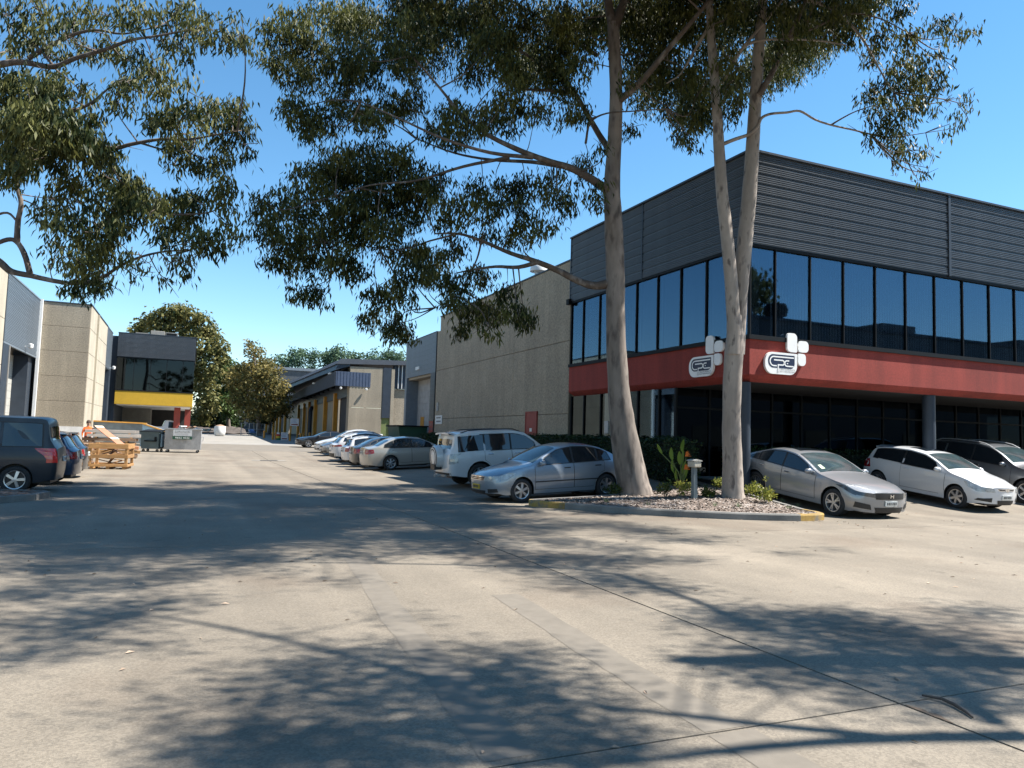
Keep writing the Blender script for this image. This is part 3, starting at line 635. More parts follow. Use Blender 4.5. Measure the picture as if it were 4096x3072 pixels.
# dark slatted fence across the end of the yard
fe = empty('boundary_fence', (-8, 118, 1.2), 'dark timber boundary fence along the far end of the yard', 'fence')
fpl = MB().box((0, 0, 0), (.62, .05, 2.2)).mesh('paling', trim)
for k in range(25): put('paling', fpl, fe, (-8+k*.64, 118+(k % 2)*.03, zg(0, 112)))
b = MB(); b.box((-8, 118.09, 2.0), (8, 118.16, 2.15)); b.build('rail', trim, fe, True)
# ------------------------------------------------------------------ cars
tyrem = M('tyre', (.022,.022,.023), .85, bump=.2)
carglass = M('car_glass', (.010,.014,.018), .03, var=0, fvar=0, spec=.6, coat=.5)
screenglass = M('screen_glass', (.035,.055,.060), .04, var=.3, scale=2.5, fvar=.1, spec=.5)
lampm = M('lamp_clear', (.42,.43,.42), .08, var=.25, scale=9, fvar=.2, coat=1)
lampd = M('lamp_dark', (.07,.075,.08), .06, var=.4, scale=12, coat=1)
tailm = M('lamp_red', (.24,.010,.010), .15, var=.2, scale=8, coat=1)
amber = M('lamp_amber', (.6,.22,.02), .15, coat=1)
rimm = M('alloy', (.50,.51,.53), .28, metal=.85, var=.06)
rimd = M('alloy_dark', (.03,.03,.032), .4, metal=.4)
platey = M('plate_yellow', (.62,.42,.03), .5); platew = M('plate_white', (.62,.64,.62), .5)
def paint(name, c, metal=.0, rough=.32):
    return M('paint_'+name, c, rough, metal=metal, var=.03, scale=1.2, fvar=.02, coat=.9)
def smooth_curve(keys, L, sig=.07):
    s = np.linspace(-.5, L+.5, 600); k = np.array(keys); z = np.interp(s, k[:, 0], k[:, 1])
    ds = s[1]-s[0]; n_ = int(3*sig/ds)+1; t = np.arange(-n_, n_+1)*ds; g = np.exp(-(t/sig)**2/2); g /= g.sum()
    z2 = np.convolve(np.pad(z, n_, mode='edge'), g, 'valid')
    return lambda q: float(np.interp(q, s, z2))
class CarShape:
    def __init__(c, sp):
        c.sp = sp; c.L = sp['L']; c.W0 = sp['W']; c.wb = sp['wb']; c.xf = sp['wb']/2+sp['fo']
        c.top = smooth_curve(sp['top'], c.L, sp.get('sig', .07)); c.belt = smooth_curve(sp['belt'], c.L, .12)
        c.tum = sp.get('tum', .42); c.R = sp['R']; c.Ra = c.R+sp.get('gap', .055); c.sw = (sp['fo'], sp['fo']+sp['wb'])
        c.sill = sp.get('sill', .21); c.cf = sp.get('cf', .30); c.cb = sp.get('cb', .16); c.fz = sp.get('fz', .5); c.rz = sp.get('rz', .55)
    def W(c, s):
        def rc(t, r, k): return 1 if t >= r else 1-k+k*math.sqrt(max(0, 1-(1-max(0, t)/r)**2))
        return c.W0*(.93+.07*sst(s, 0, 1.0))*(.95+.05*sst(c.L-s, 0, .9))*rc(s, .34, .16)*rc(c.L-s, .24, .12)
    def low(c, s):
        z = c.sill+.05*(1-sst(s, 0, .3))+.07*(1-sst(c.L-s, 0, .6))
        for q in c.sw:
            if abs(s-q) <= c.Ra: z = max(z, c.R+math.sqrt(max(0, c.Ra**2-(s-q)**2)))
        return z
    def rail(c, s): return c.top(s)-c.crown(s)
    def crown(c, s): return .055
    def Y(c, s, z):
        zb = min(c.belt(s), c.rail(s)); w_ = c.W(s)
        zz = min(z, zb); t = (zz-c.sill)/(zb-c.sill+1e-6)
        g = .945+.055*math.sin(min(1, max(0, t)/.62)*math.pi/2) if t < .62 else 1-.035*((t-.62)/.38)**2
        y = w_*g
        if z > zb: y -= (z-zb)*c.tum
        return max(.05, y)
    def warp(c, x, y, z):
        s = c.xf-x; a = min(1.05, abs(y)/c.W0)
        x -= c.cf*a**2.6*math.exp(-(s/.5)**2)+.9*c.cf*max(-.35, min(.5, z-c.fz))**2*math.exp(-(s/.25)**2)*1.3
        q = c.L-s
        x += c.cb*a**2.6*math.exp(-(q/.45)**2)+.5*max(-.4, min(.6, z-c.rz))**2*math.exp(-(q/.22)**2)*.6
        return (x, y, z)
    def side(c, s, z, sg, off=0): return c.warp(c.xf-s, sg*(c.Y(s, z)+off), z)
    def topp(c, s, f, off=0):
        zr = c.rail(s); yr = c.Y(s, zr); z = zr+c.crown(s)*(1-abs(f)**2.6)
        ds = .02; sl = (c.top(s+ds)-c.top(s-ds))/(2*ds); n_ = math.hypot(1, sl)
        p = c.warp(c.xf-s, f*yr, z); return (p[0]+off*sl/n_, p[1], p[2]+off/n_)
    def _corner(c, y, z, s0, s1):
        for k in range(24):
            m_ = (s0+s1)/2
            if c.Y(m_, z) < abs(y): s0 = m_
            else: s1 = m_
        return s1
    def front(c, y, z, off=0):
        if abs(y) > c.Y(0, z):
            s = c._corner(y, z, 0, .6); p = c.warp(c.xf-s, y, z); return (p[0]+off*.6, p[1]+math.copysign(off*.8, y), p[2])
        p = c.warp(c.xf, y, z); return (p[0]+off, p[1], p[2])
    def rear(c, y, z, off=0):
        if abs(y) > c.Y(c.L, z):
            s = c._corner(y, z, c.L, c.L-.5); p = c.warp(c.xf-s, y, z); return (p[0]-off*.6, p[1]+math.copysign(off*.8, y), p[2])
        p = c.warp(c.xf-c.L, y, z); return (p[0]-off, p[1], p[2])
def panel(b, pts, back, mi=0):
    """closed loop of 3-D points with a rim set back"""
    n_ = len(pts); vs = list(pts)+[tuple(Vector(p)+Vector(back)) for p in pts]
    b.add(vs, [tuple(range(n_))]+[(i, (i+1) % n_, n_+(i+1) % n_, n_+i) for i in range(n_)], mi)
def qpanel(b, fn, quad, off, back, mi=0, n=14, m_=4):
    """four-cornered patch that follows the curved end of the body"""
    a, b_, c_, d_ = quad
    if b_[0] < a[0] and abs(b_[1]-a[1]) < abs(b_[0]-a[0]): pass
    G_ = []
    for i in range(m_+1):
        t = i/m_; l_ = (a[0]+(d_[0]-a[0])*t, a[1]+(d_[1]-a[1])*t); r_ = (b_[0]+(c_[0]-b_[0])*t, b_[1]+(c_[1]-b_[1])*t)
        G_.append([fn(l_[0]+(r_[0]-l_[0])*j/n, l_[1]+(r_[1]-l_[1])*j/n, off) for j in range(n+1)])
    b.grid(G_, mi)
def dense(poly, st=.09):
    out = []
    for i, p in enumerate(poly):
        q = poly[(i+1) % len(poly)]; k = max(1, int(math.hypot(q[0]-p[0], q[1]-p[1])/st))
        out += [(p[0]+(q[0]-p[0])*j/k, p[1]+(q[1]-p[1])*j/k) for j in range(k)]
    return out
WHEELS = {}
def wheel_meshes(R, spokes, style):
    key = (R, spokes, style)
    if key in WHEELS: return WHEELS[key]
    r = R*.68; hw = .105
    t = MB().lathe([(r, -hw*.8), (R*.9, -hw), (R*.975, -hw*.85), (R, -hw*.6), (R, hw*.6), (R*.975, hw*.85), (R*.9, hw), (r+.012, hw*.93), (r, hw*.7), (r*.96, 0)], 32, 'y').mesh('tyre', tyrem, smooth=50)
    b = MB(); dk = rimd
    b.lathe([(.001, .02), (r*.97, .02)], 32, 'y', mi=1)
    b.lathe([(r*.90, hw*.3), (r*.93, hw*.9), (r*1.0, hw*.93), (r*1.0, hw*.6)], 32, 'y', mi=0)
    b.lathe([(.001, hw*.82), (.045, hw*.8), (.06, hw*.6), (.06, .02)], 14, 'y', mi=0)
    for k in range(spokes):
        a = 2*math.pi*k/spokes
        w0, w1 = (.026, .034) if style == 'wide' else ((.012, .014) if style == 'thin' else (.015, .017))
        for da in ((-.16, .16) if style == 'split' else (0,)):
            c0 = Vector((math.cos(a+da*.5), 0, math.sin(a+da*.5))); c1 = Vector((math.cos(a+da), 0, math.sin(a+da))); n_ = Vector((-math.sin(a+da), 0, math.cos(a+da)))
            P = [c0*.03+n_*w0, c0*.03-n_*w0, c1*r*.93-n_*w1, c1*r*.93+n_*w1]
            vs = [(p.x, hw*(.80 if i < 2 else .72), p.z) for i, p in enumerate(P)]+[(p.x, .022, p.z) for p in P]
            b.add(vs, [(0,1,2,3),(4,7,6,5),(0,4,5,1),(1,5,6,2),(2,6,7,3),(3,7,4,0)], 0)
    rm = b.mesh('rim', [rimm, rimd], smooth=35)
    WHEELS[key] = (t, rm); return WHEELS[key]
def make_car(name, sp, pos, heading, label, pnt, dz=0.0, group='parked cars', plate=platew):
    """pos: middle of the wheelbase on the ground; heading: degrees, 0 = facing +X; dz: rise over the wheelbase towards the nose"""
    c = CarShape(sp); L, xf = c.L, c.xf
    root = empty(name, (pos[0], pos[1], pos[2]), label, 'car', group)
    root.rotation_euler = (0, -math.atan2(dz, c.wb), math.radians(heading))
    # body
    st = set(np.linspace(0, L, 46).round(4).tolist())
    for q in c.sw:
        for a in np.linspace(0, math.pi, 15): st.add(round(q+c.Ra*math.cos(a), 4))
        st.add(round(q+c.Ra+.004, 4)); st.add(round(q-c.Ra-.004, 4))
    st |= {.006, .02, .045, .08, .12, .17, .22, .28, .34, L-.006, L-.02, L-.045, L-.08, L-.12, L-.17, L-.24}
    st = sorted(x for x in st if 0 <= x <= L)
    def section(s):
        zl, zr = c.low(s), c.rail(s); zb = min(c.belt(s), zr-.001); zl = min(zl, zb-.03)
        pts = [(c.Y(s, zl+(zb-zl)*i/7), zl+(zb-zl)*i/7) for i in range(8)]
        pts += [(c.Y(s, zb+(zr-zb)*i/4), zb+(zr-zb)*i/4) for i in range(1, 5)]
        yr = pts[-1][0]
        for f in (.95, .85, .68, .45, .22, 0): pts.append((yr*f, zr+c.crown(s)*(1-f**2.6)))
        return pts
    b = MB(); P = []
    for s in st:
        h = section(s); x = xf-s
        P.append([c.warp(x, y, z) for y, z in h]+[c.warp(x, -y, z) for y, z in h[-2::-1]])
    b.grid(P)
    for s in (0, L):
        h = section(s); b.grid([[c.warp(xf-s, y*f, z) for f in np.linspace(-1, 1, 11)] for y, z in h])
    me = b.mesh('body', pnt, fix=False)
    bm = bmesh.new(); bm.from_mesh(me); bmesh.ops.remove_doubles(bm, verts=bm.verts, dist=.0015); bmesh.ops.recalc_face_normals(bm, faces=bm.faces); bm.to_mesh(me); bm.free()
    me.polygons.foreach_set('use_smooth', [True]*len(me.polygons)); me.set_sharp_from_angle(angle=math.radians(42))
    body = link('body', me, root)
    b = MB(); b.box((xf-L+.18, -(c.W0-.30), c.sill-.02), (xf-.22, c.W0-.30, c.sill+.42)); b.box((xf-c.sw[0]-c.Ra-.02-(c.wb-2*c.Ra-.04), -(c.W0-.09), c.sill-.02), (xf-c.sw[0]-c.Ra-.02, c.W0-.09, c.sill+.3)); b.build('underbody', black, root)
    # side glass
    lo = lambda s: c.belt(s)+.025
    hi = lambda s: c.rail(s)-sp.get('railm', .05)
    def band(s0, s1, sg, off, mar, slant=(0, 0)):
        S_ = np.linspace(s0, s1, 15); lows = []; ups = []
        for i, s in enumerate(S_):
            t = i/14; l_ = lo(s)-mar; h_ = max(l_+.004, hi(s)+mar)
            hh = h_-l_
            su = s+slant[0]*(1-t)*hh+slant[1]*t*hh
            lows.append((s, l_)); ups.append((su, max(l_+.004, hi(su)+mar)))
        return [c.side(s, z, sg, off) for s, z in lows]+[c.side(s, z, sg, off) for s, z in ups[::-1]]
    w0, w1 = sp['dlo']; cuts = sp['cuts']; sl = sp.get('slant', (0, 0))
    for sg in (1, -1):
        bk = (0, -sg*.02, 0)
        b = MB(); panel(b, band(w0-.04, w1+.04, sg, .004, .022, sl), bk); b.build('window_trim', black, root)
        e = [w0]+cuts+[w1]
        for k in range(len(e)-1):
            b = MB(); panel(b, band(e[k]+(.03 if k else 0), e[k+1]-(.03 if k < len(e)-2 else 0), sg, .008, 0, (sl[0] if k == 0 else 0, sl[1] if k == len(e)-2 else 0)), bk)
            b.build('side_window', carglass, root)
    # windscreens
    def screen(s0, s1, nm, wd=.90, off=.006):
        b = MB(); b.grid([[c.topp(s, f*wd, off) for f in np.linspace(-1, 1, 13)] for s in np.linspace(s0, s1, 9)]); b.build(nm, screenglass if nm == 'windscreen' else carglass, root, smooth=60)
    screen(*sp['ws'], 'windscreen'); screen(*sp['rs'], 'rear_window', .84)
    if 'sunroof' in sp: screen(*sp['sunroof'], 'sunroof', .62, .004)
    # doors
    for sg in (1, -1):
        for k, (d0, d1) in enumerate(sp['doors']):
            def dgrid(m_, off):
                G_ = []
                for s in np.linspace(d0+m_, d1-m_, 9):
                    z0 = max(c.sill+.10, c.low(s)+.05)+m_; z1 = c.belt(s)-.006-m_*.2
                    G_.append([c.side(s, z0+(z1-z0)*i/7, sg, off) for i in range(8)])
                return G_
            b = MB(); b.grid(dgrid(0, .0025), 1); b.grid(dgrid(.009, .0055), 0)
            d_ = b.build('door', [pnt, black], root, smooth=60)
            hs_ = d1-.30; hz = c.belt(hs_)-.10; p = Vector(c.side(hs_, hz, sg, .012)); q = Vector(c.side(hs_+.19, hz+.004, sg, .012))
            b = MB(); b.obox(p, q, .03, .028); bevel(b.build('handle', sp.get('hmat', pnt), d_), .008)
    if sp.get('moulding'):
        for sg in (1, -1):
            s0, s1 = sp['doors'][0][0], sp['doors'][-1][1]-.15
            b = MB(); b.grid([[c.side(s, z, sg, .012) for z in (.495, .525)] for s in np.linspace(s0, s1, 16)]); b.build('side_moulding', black, root)
    # lamps
    for sg in (1, -1):
        b = MB(); panel(b, [c.side(s, z, sg, .007) for s, z in dense(sp['hl_side'])], (0, -sg*.02, 0)); qpanel(b, c.front, [(sg*y, z) for y, z in sp['hl_front']], .007, None); b.build('headlight', sp.get('hl_mat', lampm), root)
        b = MB(); panel(b, [c.side(s, z, sg, .007) for s, z in dense(sp['tl_side'])], (0, -sg*.02, 0)); qpanel(b, c.rear, [(sg*y, z) for y, z in sp['tl_rear']], .007, None); b.build('taillight', sp.get('tl_mat', tailm), root)
        b = MB(); q = sp['ws'][0]+.22; p = Vector(c.side(q, c.belt(q)+.07, sg, .11)); h_ = Vector((.07, .09, .065))
        b.lathe([(.01, -.09), (.055, -.085), (.082, -.05), (.09, 0), (.085, .05), (.06, .085), (.01, .09)], 12, 'x'); 
        b.v = [(p.x+v[0]*.75+.02, p.y+v[1]*1.25, p.z+v[2]*.80) for v in b.v]; b.obox(p, p+Vector((.03, -sg*.12, -.05)), .03, .03)
        b.build('mirror', sp.get('mmat', pnt), root, smooth=60)
    for nm, mt, pts in sp.get('front_panels', []):
        for sg in ((1, -1) if nm.startswith('*') else (1,)):
            b = MB(); qpanel(b, c.front, [(sg*y, z) for y, z in pts], .012 if 'gap' in nm else .008, None); b.build(nm.strip('*'), mt, root, smooth=60)
    for nm, mt, pts in sp.get('rear_panels', []):
        for sg in ((1, -1) if nm.startswith('*') else (1,)):
            b = MB(); qpanel(b, c.rear, [(sg*y, z) for y, z in pts], .009, None); b.build(nm.strip('*'), mt, root, smooth=60)
    # plates
    zf, zr_ = sp.get('plate', (.42, .72)); bars = MB()
    for k, (fn, z) in enumerate(((c.front, zf), (c.rear, zr_))):
        b = MB(); panel(b, [fn(y, z+q, .028) for y, q in ((-.19, -.06), (.19, -.06), (.19, .06), (-.19, .06))], (-.02 if k == 0 else .02, 0, 0)); pl = b.build('number_plate', plate, root)
        b = MB()
        for i in range(6):
            y0 = -.15+i*.052+(.012 if i > 2 else 0); b.add([fn(y, z+q, .031) for y, q in ((y0, -.032), (y0+.034, -.032), (y0+.034, .032), (y0, .032))], [(0,1,2,3)])
        b.build('plate_print', greyink, pl)
    if sp.get('rails'):
        for sg in (1, -1):
            s0, s1 = sp['rails']; P_ = [Vector(c.topp(s, sg*.93, .0)) for s in np.linspace(s0, s1, 9)]
            P_ = [p+Vector((0, 0, .05 if 0 < i < 8 else .0)) for i, p in enumerate(P_)]
            MB().tube(P_, .018, 6).build('roof_rail', sp.get('railmat', steel), root, smooth=60)
    if sp.get('spoiler'):
        s0 = sp['spoiler']; b = MB(); n_ = 9
        for lay in (0, .035):
            pass
        A = [c.topp(s0, f*.86, .012) for f in np.linspace(-1, 1, n_)]; B = [(p[0]-.20, p[1]*.97, p[2]+.0) for p in A]
        b.grid([A, B, [(p[0], p[1], p[2]-.05) for p in B], [(p[0], p[1], p[2]-.03) for p in A]]); b.build('spoiler', pnt, root, smooth=40)
    # wheels
    t, rm = wheel_meshes(c.R, sp.get('spokes', 5), sp.get('rimstyle', 'wide'))
    for s in c.sw:
        for sg in (1, -1):
            o = link('wheel', t, root); o.location = (xf-s, sg*(c.W(s)-.115), c.R); o.rotation_euler = (0, rnd.uniform(0, 6), 0) if sg > 0 else (0, rnd.uniform(0, 6), math.pi)
            link('rim', rm, o)
    return root, c
# --- kinds of car
F_ = [('grille', black, [(-.36, .60), (.36, .60), (.40, .68), (-.40, .68)]), ('bumper_opening', black, [(-.42, .26), (.42, .26), (.45, .36), (-.45, .36)])]
SEDAN = dict(L=4.41, W=.853, wb=2.60, fo=.88, R=.305, top=[(0,.69),(.10,.76),(.5,.865),(1.1,.975),(1.22,1.005),(1.62,1.22),(2.02,1.405),(2.5,1.47),(3.0,1.455),(3.35,1.385),(3.72,1.21),(4.02,1.07),(4.2,1.055),(4.41,1.0)],
    belt=[(0,.60),(.5,.80),(1.1,.90),(2,.93),(3.3,.965),(4.0,.99),(4.41,.9)], ws=(1.27, 2.0), rs=(3.38, 3.95), dlo=(1.50, 3.62), cuts=[2.45, 3.22], slant=(1.0, -.55), doors=[(1.27, 2.45), (2.45, 3.42)],
    hl_side=[(.12, .56), (.62, .70), (.66, .76), (.42, .775), (.12, .70)], hl_front=[(.36, .57), (.74, .56), (.76, .69), (.42, .69)], tl_side=[(4.02, .74), (4.36, .70), (4.36, .92), (4.12, .90)], tl_rear=[(.52, .70), (.80, .70), (.80, .90), (.56, .92)],
    front_panels=F_+[('*fog_opening', black, [(.50, .29), (.72, .29), (.72, .38), (.52, .38)])], spokes=5, rimstyle='wide')
COROLLA = dict(SEDAN, hmat=black, moulding=True, spokes=6, front_panels=[('grille', chrome, [(-.36, .585), (.36, .585), (.40, .685), (-.40, .685)]), ('grille_gap', black, [(-.34, .60), (.34, .60), (.35, .625), (-.35, .625)]), ('grille_gap', black, [(-.36, .64), (.36, .64), (.37, .665), (-.37, .665)]), ('bumper_opening', black, [(-.40, .26), (.40, .26), (.42, .33), (-.42, .33)]), ('*fog_opening', black, [(.50, .27), (.72, .29), (.72, .38), (.50, .37)])], plate=(.42, .72))
CIVIC = dict(SEDAN, L=4.64, W=.90, wb=2.70, fo=.88, R=.328, top=[(0,.70),(.10,.755),(.45,.845),(1.0,.925),(1.38,.985),(1.5,1.02),(1.95,1.235),(2.3,1.365),(2.75,1.415),(3.2,1.385),(3.7,1.24),(4.2,1.075),(4.4,1.055),(4.64,1.03)],
    belt=[(0,.60),(.5,.78),(1.2,.87),(2,.905),(3.3,.98),(4.0,1.01),(4.64,.93)], ws=(1.44, 2.28), rs=(3.45, 4.15), sunroof=(2.48, 3.05), dlo=(1.72, 4.02), cuts=[2.62, 3.5], slant=(1.1, -.8), doors=[(1.46, 2.62), (2.62, 3.6)], hl_mat=lampd,
    hl_side=[(.10, .60), (.50, .70), (.84, .775), (.60, .79), (.10, .70)], hl_front=[(.44, .585), (.80, .62), (.80, .70), (.46, .685)], tl_side=[(4.1, .80), (4.56, .78), (4.56, .98), (4.3, .95)], tl_rear=[(.5, .78), (.84, .78), (.84, .97), (.5, .97)],
    front_panels=[('grille', black, [(-.44, .55), (.44, .55), (.46, .695), (-.46, .695)]), ('bumper_opening', black, [(-.40, .24), (.40, .24), (.46, .36), (-.46, .36)]), ('*fog_opening', black, [(.52, .30), (.80, .33), (.80, .46), (.56, .42)]), ('*lower_lip', paint('silver', (.27,.28,.295), .4), [(.42, .235), (.80, .245), (.80, .275), (.46, .28)])], spokes=5, rimstyle='split', hmat=chrome, plate=(.455, .78))
HATCH = dict(SEDAN, L=4.18, W=.847, wb=2.60, fo=.86, R=.31, top=[(0,.70),(.10,.77),(.45,.87),(1.05,.985),(1.15,1.02),(1.6,1.25),(1.98,1.40),(2.5,1.465),(3.2,1.455),(3.65,1.40),(3.82,1.33),(4.08,1.0),(4.18,.93)],
    belt=[(0,.60),(.5,.80),(1.1,.905),(2,.94),(3.3,.99),(3.9,1.02),(4.18,.9)], ws=(1.22, 1.96), rs=(3.78, 4.06), sunroof=(2.2, 2.75), dlo=(1.48, 3.72), cuts=[2.62], slant=(1.0, -.35), doors=[(1.22, 2.66)], spokes=6, spoiler=3.62,
    hl_side=[(.10, .58), (.50, .68), (.62, .80), (.38, .79), (.10, .71)], hl_front=[(.40, .575), (.76, .57), (.78, .70), (.46, .69)], tl_side=[(3.82, .72), (4.12, .70), (4.1, .96), (3.9, .98)], tl_rear=[(.52, .70), (.80, .70), (.80, .88), (.56, .90)],
    front_panels=[('grille', chrome, [(-.30, .615), (.30, .615), (.34, .675), (-.34, .675)]), ('grille_gap', black, [(-.28, .625), (-.08, .625), (-.08, .655), (-.30, .655)]), ('grille_gap', black, [(.08, .625), (.28, .625), (.30, .655), (.08, .655)]), ('bumper_opening', black, [(-.30, .26), (.30, .26), (.33, .36), (-.33, .36)]), ('*fog_opening', black, [(.48, .30), (.76, .33), (.74, .39), (.48, .42)])], plate=(.44, .75), mmat=None)
CAMRY = dict(SEDAN, L=4.81, W=.90, wb=2.72, fo=.96, R=.32, top=[(0,.70),(.10,.78),(.55,.88),(1.25,.99),(1.35,1.02),(1.8,1.25),(2.2,1.42),(2.8,1.49),(3.3,1.47),(3.65,1.38),(4.05,1.20),(4.32,1.10),(4.5,1.09),(4.81,1.05)],
    belt=[(0,.62),(.5,.82),(1.2,.92),(2.2,.95),(3.6,.99),(4.4,1.03),(4.81,.95)], ws=(1.40, 2.16), rs=(3.68, 4.24), dlo=(1.66, 3.96), cuts=[2.68, 3.5], doors=[(1.42, 2.68), (2.68, 3.75)], tl_side=[(4.50, .80), (4.76, .76), (4.76, .98), (4.54, .96)], tl_rear=[(.48, .76), (.84, .76), (.84, .96), (.50, .98)], spokes=7, plate=(.42, .82))
PAJERO = dict(SEDAN, L=4.58, W=.94, wb=2.78, fo=.75, R=.385, gap=.07, sill=.36, sig=.05, tum=.17, top=[(0,1.0),(.08,1.06),(.5,1.12),(1.1,1.18),(1.25,1.22),(1.6,1.50),(1.9,1.72),(2.3,1.80),(3.4,1.83),(4.2,1.80),(4.36,1.77),(4.46,1.60),(4.54,1.14),(4.58,1.08)],
    belt=[(0,.95),(.5,1.04),(1.2,1.10),(2.5,1.13),(4.58,1.16)], ws=(1.30, 1.86), rs=(4.44, 4.52), dlo=(1.52, 4.24), cuts=[2.42, 3.34], slant=(.55, -.06), railm=.10, doors=[(1.3, 2.4), (2.4, 3.35)], rails=(2.0, 4.1), railmat=black, spoiler=4.28, hmat=chrome, fz=.75, rz=.8, cb=.08,
    hl_side=[(.1, .85), (.5, .88), (.5, 1.0), (.1, .98)], hl_front=[(.5, .82), (.84, .84), (.84, .98), (.5, .98)], tl_side=[(4.30, .82), (4.55, .82), (4.55, 1.12), (4.36, 1.12)], tl_rear=[(.78, .80), (.89, .80), (.89, 1.12), (.80, 1.12)], tl_mat=lampm, rear_panels=[('rear_step', black, [(-.8, .44), (.8, .44), (.8, .52), (-.8, .52)])], front_panels=[('grille', black, [(-.45, .8), (.45, .8), (.45, .98), (-.45, .98)])], spokes=6, plate=(.6, .78))
MACAN = dict(SEDAN, L=4.68, W=.96, wb=2.80, fo=.92, R=.37, gap=.06, sill=.28, tum=.40, top=[(0,.78),(.1,.86),(.6,.97),(1.25,1.06),(1.4,1.12),(1.9,1.40),(2.2,1.53),(2.7,1.615),(3.4,1.58),(3.9,1.48),(4.1,1.40),(4.5,1.10),(4.68,1.0)],
    belt=[(0,.75),(.5,.92),(1.2,1.0),(2.5,1.06),(3.8,1.14),(4.4,1.12),(4.68,1.0)], ws=(1.45, 2.16), rs=(4.02, 4.48), dlo=(1.72, 4.1), cuts=[2.75, 3.62], slant=(.9, -.9), doors=[(1.45, 2.75), (2.75, 3.72)], rails=(2.3, 3.8), spoiler=3.92,
    hl_side=[(.1, .68), (.5, .75), (.6, .88), (.1, .84)], hl_front=[(.46, .66), (.82, .68), (.82, .82), (.5, .82)], tl_side=[(4.22, .90), (4.62, .88), (4.62, .98), (4.3, .99)], tl_rear=[(.40, .88), (.88, .88), (.88, .98), (.42, .98)], rear_panels=[('lower_bumper', black, [(-.82, .34), (.82, .34), (.84, .52), (-.84, .52)])], spokes=10, rimstyle='thin', plate=(.45, .66))
SUV = dict(MACAN, L=4.85, W=.95, wb=2.84, R=.36, sunroof=(2.5, 3.2), top=[(0,.86),(.1,.93),(.6,1.03),(1.2,1.10),(1.35,1.15),(1.85,1.45),(2.2,1.60),(2.7,1.68),(3.6,1.67),(4.2,1.60),(4.4,1.50),(4.7,1.10),(4.85,1.02)], dlo=(1.66, 4.3), cuts=[2.72, 3.66], doors=[(1.4, 2.72), (2.72, 3.72)], rs=(4.42, 4.66), spoiler=None, rails=(2.2, 4.2), hmat=chrome, spokes=5, rimstyle='wide', tl_side=[(4.5,.9),(4.8,.88),(4.8,1.02),(4.55,1.02)])
VAN = dict(SEDAN, L=4.41, W=.90, wb=2.68, fo=.87, R=.32, sig=.05, tum=.13, sill=.24, top=[(0,.86),(.08,.95),(.6,1.05),(.95,1.13),(1.05,1.18),(1.4,1.45),(1.75,1.69),(2.1,1.78),(3.0,1.82),(4.0,1.81),(4.2,1.77),(4.27,1.62),(4.36,1.12),(4.41,1.04)],
    belt=[(0,.80),(.5,.95),(1.1,1.04),(2.5,1.07),(4.41,1.08)], ws=(1.10, 1.70), rs=(4.26, 4.34), dlo=(1.35, 4.08), cuts=[2.22, 3.22], slant=(.6, -.06), railm=.12, doors=[(1.1, 2.2), (2.2, 3.2)], fz=.65, rz=.7, cb=.07, hmat=None,
    hl_side=[(.1, .72), (.5, .8), (.5, .92), (.1, .9)], hl_front=[(.48, .7), (.8, .72), (.8, .88), (.5, .88)], tl_side=[(4.20, .72), (4.385, .72), (4.37, 1.06), (4.24, 1.06)], tl_rear=[(.74, .72), (.86, .72), (.86, 1.06), (.76, 1.06)], spokes=5, plate=(.42, .8))
for d_ in (HATCH, VAN):
    for k_ in ('mmat', 'hmat'):
        if d_.get(k_, 1) is None: del d_[k_]
silver = paint('silver', (.27,.28,.295), .4); silverb = paint('silver_blue', (.25,.29,.335), .5); champ = paint('champagne', (.36,.35,.32), .35)
whitep = paint('white', (.60,.61,.62)); bluep = paint('blue', (.012,.032,.075), .2); navyp = M('paint_navy', (.006,.011,.020), .4, var=.03, scale=1.2, fvar=.02, coat=.25); blackp = paint('black', (.012,.013,.016), .2); greyp = paint('grey', (.20,.215,.23), .7); darkp = paint('dark_grey', (.06,.065,.07), .6)
def stand(spec, x, y, heading, flip=0):
    """ground contact from the terrain; returns (pos, rise)"""
    h = math.radians(heading); wb = spec['wb']/2; c, s = math.cos(h), math.sin(h)
    zf, zr_ = zg(x+c*wb, y+s*wb), zg(x-c*wb, y-s*wb)
    return (x, y, (zf+zr_)/2), zf-zr_
def park(name, spec, x, y, heading, label, pnt, **k):
    pos, dz = stand(spec, x, y, heading); return make_car(name, spec, pos, heading, label, pnt, dz=dz, **k)
park('sedan_car', COROLLA, 9.18, 18.42, 184, 'silver blue sedan with yellow number plate parked nose out beside the garden bed', silverb, plate=platey)
pj, pc = park('four_wheel_drive', PAJERO, 10.1, 23.35, 1, 'large white four wheel drive with rear spare wheel cover and roof rails', whitep)
park('sedan_car', CAMRY, 9.95, 34.25, 1, 'pale silver sedan parked tail out behind the white four wheel drive', champ)
park('sedan_car', SEDAN, 9.75, 37.0, 0, 'dark sedan almost hidden between pale silver sedan and small white hatchback', darkp)
park('hatchback_car', dict(HATCH, rails=(2.1, 3.5)), 9.65, 39.7, 0, 'small white hatchback parked tail out beside the white sporty SUV', whitep)
park('suv_car', MACAN, 10.0, 43.2, 0, 'white sporty SUV with black lower bumper parked tail out in the car row', whitep)
park('sedan_car', SEDAN, 10.3, 49.4, 180, 'dark grey sedan parked nose out just behind the white sporty SUV', greyp)
park('sedan_car', CAMRY, 10.7, 53.6, 180, 'white sedan parked nose out between grey and black sedans', whitep)
park('sedan_car', dict(CIVIC, hmat=blackp), 10.5, 63.0, 182, 'black sedan in the shade before the canopy warehouse docks', blackp)
cv, cc = park('sedan_car', CIVIC, 15.22, 14.95, 270, 'silver grey sedan with sunroof parked nose out beside the yellow kerb end', silver)
htc, hc = park('hatchback_car', HATCH, 20.45, 15.6, 270, 'white two door hatchback with rear spoiler and sunroof under the office overhang', whitep)
